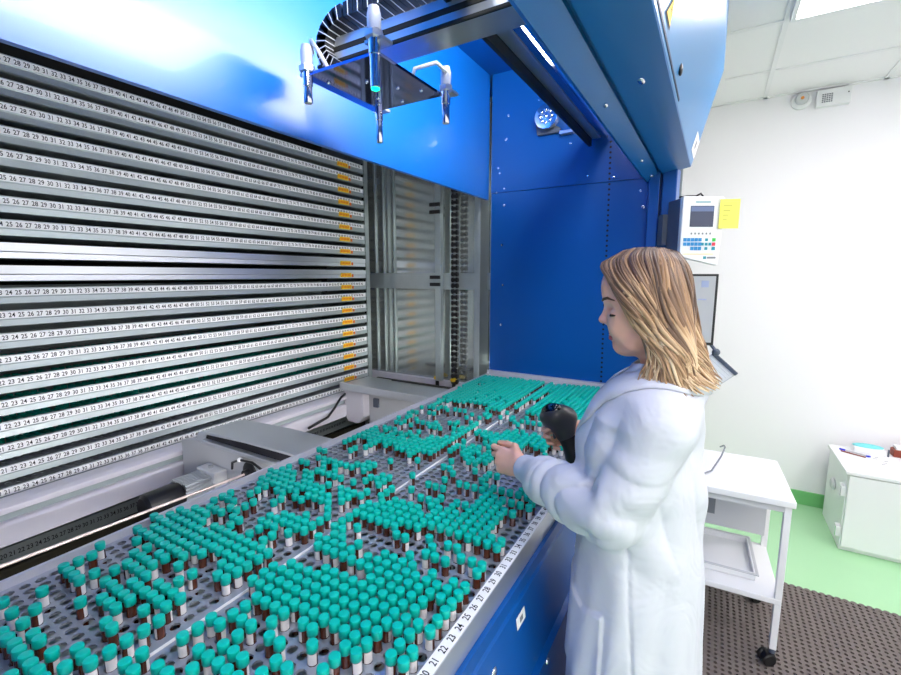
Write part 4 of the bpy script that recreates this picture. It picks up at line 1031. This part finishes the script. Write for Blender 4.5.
f.cap((-.338, 1.200, 1.165), (-.300, 1.195, 1.095), .023, .023, .01); f.cap((-.300, 1.195, 1.095), (-.278, 1.19, 1.055), .023, .032, .02)
me, _ = f.mesh('handle'); me.materials.append(M['black']); link('handle', me, sc_)
MB().ell((-.362, 1.196, 1.155), (.006, .008, .018), 12, 8).build('trigger', M['grey'], sc_, smooth=True)
MB().tube([(-.285, 1.19, 1.045), (-.275, 1.2, 1.025), (-.262, 1.26, 1.022), (-.262, 1.4, 1.022)], .004, 8).build('cable', M['black'], sc_, smooth=True)
pt = (tipsL[0]+tipsL[4])*.5; print('TIPS', [tuple(np.round(t_, 3)) for t_ in tipsL])
hv = proto.copy(); COL.objects.link(hv); hv.location = (float(pt[0]), float(pt[1]), float(pt[2])-.046); hv.rotation_euler = (.15, -.2, 0)
for p_ in protoparts:
    d_ = p_.copy(); COL.objects.link(d_); d_.parent = hv
hv['label'] = 'teal-capped vial held between the fingertips of the left hand'
if 'group' in hv: del hv['group']

# ------------------------------------------------------------------ control terminal, display, clipboard on the cabinet's front column
def frame(o, a):
    c, s = math.cos(a), math.sin(a)
    T = Matrix(((c, s, 0), (s, -c, 0), (0, 0, 1))).to_4x4()    # columns: u right, n outward, w up
    T = Matrix(((c, s, 0, o[0]), (s, -c, 0, o[1]), (0, 0, 1, o[2]), (0, 0, 0, 1)))
    return T
T = frame((-.145, 2.25, 1.943), math.radians(30))
ct = thing('control_terminal', 'white control terminal with dark screen and blue keys beside the cabinet column', 'control panel', (-.12, 2.33, 1.80))
body = [(0, 0), (.18, -.003), (.183, -.10), (.172, -.297), (.165, -.30), (0, -.262)]
MB().prism([(p[0]+.0, p[1]) for p in body], -.028, 0, 'y', 0, T).build('front_shell', M['white'], ct, bevel=.004)
MB().box(.001, .16, -.14, -.028, -.255, -.004, 0, T).build('rear_housing', M['grey'], ct, bevel=.003)
MB().box(.035, .137, .0, .0016, -.132, -.042, 0, T).build('screen', M['screen'], ct)
MB().box(.037, .135, .0016, .002, -.066, -.045, 0, T).build('screen_header', mat('screen_header', lin(104, 120, 156), .3), ct)
MB().box(.055, .12, .0, .0008, -.028, -.0235, 0, T).build('title_print', M['tealink'], ct)
MB().box(.012, .15, .0, .0008, -.2515, -.249, 0, T).build('caption_print', M['yellow'], ct)
mb = MB().box(.105, .118, .0, .0012, -.272, -.260, 0, T).box(.122, .160, .0, .0008, -.270, -.262, 1, T); mb.build('logo', [M['tealink'], M['greyink']], ct)
for i in range(6): MB().box(.042+i*.0165, .048+i*.0165, .0, .002, -.165, -.157, 0, T).build('soft_key', M['greyink'], ct)
for r_, cols in ((0, range(0, 5)), (1, range(0, 5)), (2, range(2, 5))):
    for k in cols: MB().box(.012+k*.0165, .0255+k*.0165, .0, .003, -.195-r_*.019, -.1805-r_*.019, 0, T).build('key', M['keyblue'], ct)
for u, w_ in ((.113, -.188), (.096, -.207), (.113, -.207), (.129, -.207), (.113, -.226)): MB().box(u-.005, u+.006, 0, .003, w_-.006, w_+.006, 0, T).build('arrow_key', M['keyteal'], ct)
for w_, m_ in ((-.188, 'keygreen'), (-.207, 'keyred'), (-.226, 'keyteal')): MB().box(.139, .153, 0, .003, w_-.007, w_+.007, 0, T).build('key', M[m_], ct)
tp = [T @ Vector(p) for p in ((.01, -.06, .004), (.04, -.05, .008), (.075, -.04, .006), (.09, -.03, .016), (.105, -.04, .006))]
MB().tube(tp, .004, 8).build('top_cable', M['black'], ct, smooth=True)
mb = MB().box(-.02, .05, -.19, -.14, -.2, -.06, 0, T); mb.build('mount', M['grey'], ct)
tn = frame(T @ Vector((.158, .006, -.015)), math.radians(24))
mb = MB().box(0, .082, 0, .0012, -.125, 0, 0, tn)
for k in range(4): mb.box(.015, .05-.006*k, .0012, .0016, -.03-.02*k, -.026-.02*k, 1, tn)
tag(mb.build('sticky_note', [M['postit'], M['noteink']]), 'yellow paper note stuck to the right edge of the control terminal', 'note')
T = frame((-.20, 2.30, 1.605), math.radians(12))
dp = thing('display', 'slim grey display with dark frame below the control terminal, behind her hair', 'display', (-.1, 2.35, 1.28))
MB().box(0, .218, -.03, 0, -.325, 0, 0, T).build('frame', M['black'], dp, bevel=.003)
MB().box(.012, .207, 0, .0015, -.312, -.010, 0, T).build('screen', M['screenpale'], dp)
mb = MB().box(.15, .18, .0015, .002, -.06, -.03, 0, T).box(.14, .175, .0015, .002, -.118, -.112, 0, T); mb.build('screen_marks', mat('pale_blue_marks', lin(160, 172, 205), .4), dp)
MB().box(.02, .10, -.10, -.03, -.22, -.10, 0, T).build('mount', M['grey'], dp)
cb = thing('clipboard', 'tilted clipboard with ruled white paper hanging below the display', 'clipboard', (.0, 2.35, 1.05))
def CB(u, w_, d): # u along top edge T->R, w down toward B
    o = Vector((.018, 2.335, 1.25)); U = Vector((.74, 0, -.673)); W = Vector((-.70, .12, -.70)).normalized(); N = U.cross(W).normalized()
    if N.y > 0: N = -N
    return tuple(o+U*u+W*w_+N*d)
def cbbox(mb, u0, u1, w0, w1, d0, d1, mi=0):
    v = [CB(u, w_, d) for d in (d0, d1) for w_ in (w0, w1) for u in (u0, u1)]
    mb.add(v, [(0, 2, 3, 1), (4, 5, 7, 6), (0, 1, 5, 4), (2, 6, 7, 3), (0, 4, 6, 2), (1, 3, 7, 5)], mi); return mb
cbbox(MB(), 0, .132, 0, .165, -.006, 0).build('board', M['lightgrey'], cb, bevel=.002)
mb = cbbox(MB(), .004, .128, .014, .160, 0, .001)
for k in range(7): cbbox(mb, .012, .12, .03+k*.017, .0315+k*.017, .001, .0014, 1)
mb.build('paper', [M['paper'], M['lightgrey']], cb)
cbbox(MB(), .0, .132, -.004, .012, -.004, .008).build('clip', M['grey'], cb, bevel=.002)
mb = MB().ell(CB(.004, -.008, .004), (.017, .017, .017), 16, 10); mb.build('ball_joint', M['grey'], cb, smooth=True)
MB().cyl(CB(.004, -.008, -.01), (-.02, 2.36, 1.31), .007, 10).build('hanger', M['grey'], cb)

# ------------------------------------------------------------------ trolley
th = math.radians(2.5)
def TR(x, y): return (.331+(x)*math.cos(th)-y*math.sin(th), 2.05+x*math.sin(th)+y*math.cos(th))
TT = Matrix(((math.cos(th), -math.sin(th), 0, .331), (math.sin(th), math.cos(th), 0, 2.05), (0, 0, 1, 0), (0, 0, 0, 1)))
tr = thing('trolley', 'white two-tier lab trolley on black castors beside the standing person', 'trolley', (.1, 2.35, 0))
W_ = .48; D_ = .447
MB().box(-W_, 0, 0, D_, .707, .735, 0, TT).build('top_shelf', M['white'], tr, bevel=.004)
MB().box(-W_+.01, -.012, .01, D_-.01, .285, .310, 0, TT).build('lower_shelf', M['white'], tr, bevel=.004)
for x in (-.034, -W_+.012):
    for y in (.012, D_-.034):
        MB().box(x, x+.024, y, y+.024, .085, .707, 0, TT).build('leg', M['lightgrey'] if 0 else M['white'], tr, bevel=.002)
mb = MB().box(-W_+.02, -.03, .012, .03, .680, .707, 0, TT).box(-.03, -.014, .03, D_-.03, .680, .707, 0, TT); mb.build('top_frame', M['lightgrey'], tr, bevel=.002)
dr = MB().box(-W_+.04, -.036, .34, D_-.02, .40, .680, 0, TT).build('drawer', M['lightgrey'], tr, bevel=.003)
MB().box(-.20, -.11, .333, .342, .585, .62, 0, TT).build('recessed_pull', M['white'], dr, bevel=.004)
MB().box(-.32, -.24, .332, .341, .46, .66, 0, TT).build('side_grille', M['greyink'], dr)
for x in (-.022, -W_+.024):
    for y in (.024, D_-.022):
        p = TT @ Vector((x, y, 0))
        cs = MB().prism([(-.03, .035), (-.012, .066), (.016, .068), (.03, .04), (.02, .03), (-.02, .028)], -.014, .014, 'y', 0, Matrix.Translation((p.x-.012, p.y-.004, 0)) @ Matrix.Rotation(.5, 4, 'Z')).build('castor', M['black'], tr, bevel=.003)
        Rm = Matrix.Rotation(.5, 3, 'Z') @ Matrix.Rotation(PI/2, 3, 'X')
        for s in (-.016, .016):
            q = Vector((p.x-.016, p.y-.004, .0400)) + Matrix.Rotation(.5, 3, 'Z') @ Vector((0, s, 0))
            MB().lathe([(.008, -.008), (.022, -.009), (.0268, -.005), (.0268, .005), (.022, .009), (.008, .008)], q, 20, 0, Rm).build('wheel', M['black'], cs, smooth=40)
        MB().cyl((p.x, p.y, .066), (p.x, p.y, .086), .012, 12).build('stem', M['grey'], cs)
ty = thing('shallow_tray', 'shallow white plastic tray lying on the lower trolley shelf', 'tray', (.1, 2.35, .311))
mb = MB().box(-.42, -.09, .10, .40, .3105, .316, 0, TT)
for a in ((-.42, -.412, .10, .40), (-.098, -.09, .10, .40), (-.42, -.09, .10, .108), (-.42, -.09, .392, .40)): mb.box(a[0], a[1], a[2], a[3], .3105, .345, 0, TT)
mb.build('tray_body', M['white'], ty, bevel=.003)
mb = MB().box(-.43, -.08, .09, .10, .34, .345, 0, TT).box(-.43, -.08, .40, .41, .34, .345, 0, TT).box(-.43, -.42, .10, .40, .34, .345, 0, TT).box(-.09, -.08, .10, .40, .34, .345, 0, TT); mb.build('tray_lip', M['lightgrey'], ty)
pts = [(-.08, 2.08, .740), (.0, 2.12, .740), (.045, 2.18, .748), (.08, 2.28, .785), (.095, 2.36, .803), (.092, 2.41, .795), (.078, 2.43, .778)]
tag(MB().tube(pts, .0035, 8).build('grey_cable', M['greyink'], smooth=True), 'thin grey cable arching over the trolley top beside the white coat', 'cable')

# ------------------------------------------------------------------ white cabinet by the wall
wc = thing('white_cabinet', 'low white laboratory cabinet with side hinges standing by the white wall', 'cabinet', (1.05, 3.48, 0))
MB().box(.735, 1.50, 3.25, 3.70, .0, .47).build('body', M['white'], wc, bevel=.004)
MB().box(.722, 1.50, 3.222, 3.71, .47, .49).build('top', M['white'], wc, bevel=.003)
MB().box(.740, 1.50, 3.225, 3.25, .03, .465).build('front_panel', mat('pale_grey_door', lin(238, 239, 238), .35), wc, bevel=.003)
for z in (.11, .36):
    h = MB().box(.715, .736, 3.245, 3.30, z-.03, z+.03).build('hinge', M['white'], wc, bevel=.003)
    MB().box(.713, .717, 3.25, 3.262, z-.03, z+.026).build('hinge_pin', M['chrome'], h)
h = MB().ell((.728, 3.50, .30), (.014, .05, .035), 16, 10).build('side_knob', M['lightgrey'], wc, smooth=True)
bx = thing('tissue_pack', 'small white pack with turquoise top on the white cabinet', 'tissue pack', (.88, 3.69, .49))
MB().box(.83, .985, 3.61, 3.69, .49, .525).build('pack', M['white'], bx, bevel=.006)
MB().ell((.905, 3.655, .528), (.076, .036, .013), 20, 10).build('tissue', M['turq'], bx, smooth=True)
MB().box(.99, .997, 3.61, 3.62, .49, .535).build('side_clip', M['grey'], bx)
p = thing('pen', 'white pen with blue cap ends lying on the white cabinet', 'pen', (.83, 3.60, .495))
a, b = Vector((.765, 3.62, .4955)), Vector((.895, 3.545, .4955)); d = b-a
MB().cyl(a+d*.18, a+d*.88, .005, 10).build('barrel', M['lightgrey'], p, smooth=40)
MB().cyl(a, a+d*.2, .0055, 10).build('end_cap', M['blueink'], p, smooth=40)
MB().ell(b-d*.06, (.013, .010, .0055), 12, 8).build('tip_cap', M['blueink'], p, smooth=True)
tag(MB().cyl((.765, 3.585, .494), (.87, 3.525, .494), .0035, 8).build('pencil', M['brown'], smooth=40), 'thin brown pencil lying beside the white pen on the cabinet', 'pencil')
for k, (x, y, r_, lb) in enumerate(((.96, 3.52, .2, 'loose white paper sheet under the pen end on the white cabinet'), (1.12, 3.50, -.25, 'loose white paper sheet at the right picture edge on the cabinet'))):
    Tm = Matrix.Translation((x, y, .4903+.0008*k)) @ Matrix.Rotation(r_, 4, 'Z')
    mb = MB().box(-.07, .07, -.10, .10, 0, .0006, 0, Tm)
    for q in range(5): mb.box(-.05+.02*(q % 3), -.03+.02*(q % 3), -.07+.03*q, -.062+.03*q, .0006, .0008, 1, Tm)
    tag(mb.build('paper_sheet', [M['paper'], M['greyink']]), lb, 'paper')
bb = thing('brown_box', 'reddish brown box with pale lid on the white cabinet at the picture edge', 'box', (1.09, 3.66, .49))
MB().box(1.02, 1.16, 3.63, 3.70, .49, .535).build('body', M['brown'], bb, bevel=.004)
MB().box(1.03, 1.16, 3.635, 3.70, .535, .553).build('lid', M['paper'], bb, bevel=.003)
tag(MB().cyl((1.05, 3.55, .4975), (1.13, 3.535, .4975), .006, 10).build('marker', M['pink'], smooth=40), 'pink marker lying on papers at the right edge', 'marker')

# ------------------------------------------------------------------ camera, world, view
w = bpy.data.worlds.new('room_world'); SC.world = w; w.use_nodes = True
w.node_tree.nodes['Background'].inputs['Color'].default_value = (1, .965, .99, 1)
w.node_tree.nodes['Background'].inputs['Strength'].default_value = 1.4
cam = bpy.data.cameras.new('camera'); co = bpy.data.objects.new('camera', cam); COL.objects.link(co)
cam.sensor_width = 36; cam.lens = 444*36/901; cam.clip_start = .02
co.location = (0, 0, 1.6); co.rotation_euler = (math.radians(82), 0, math.radians(30.6))
SC.camera = co
SC.view_settings.view_transform = 'Standard'; SC.view_settings.look = 'None'
SC.view_settings.exposure = 0.12; SC.view_settings.gamma = 1; SC.view_settings.use_curve_mapping = False
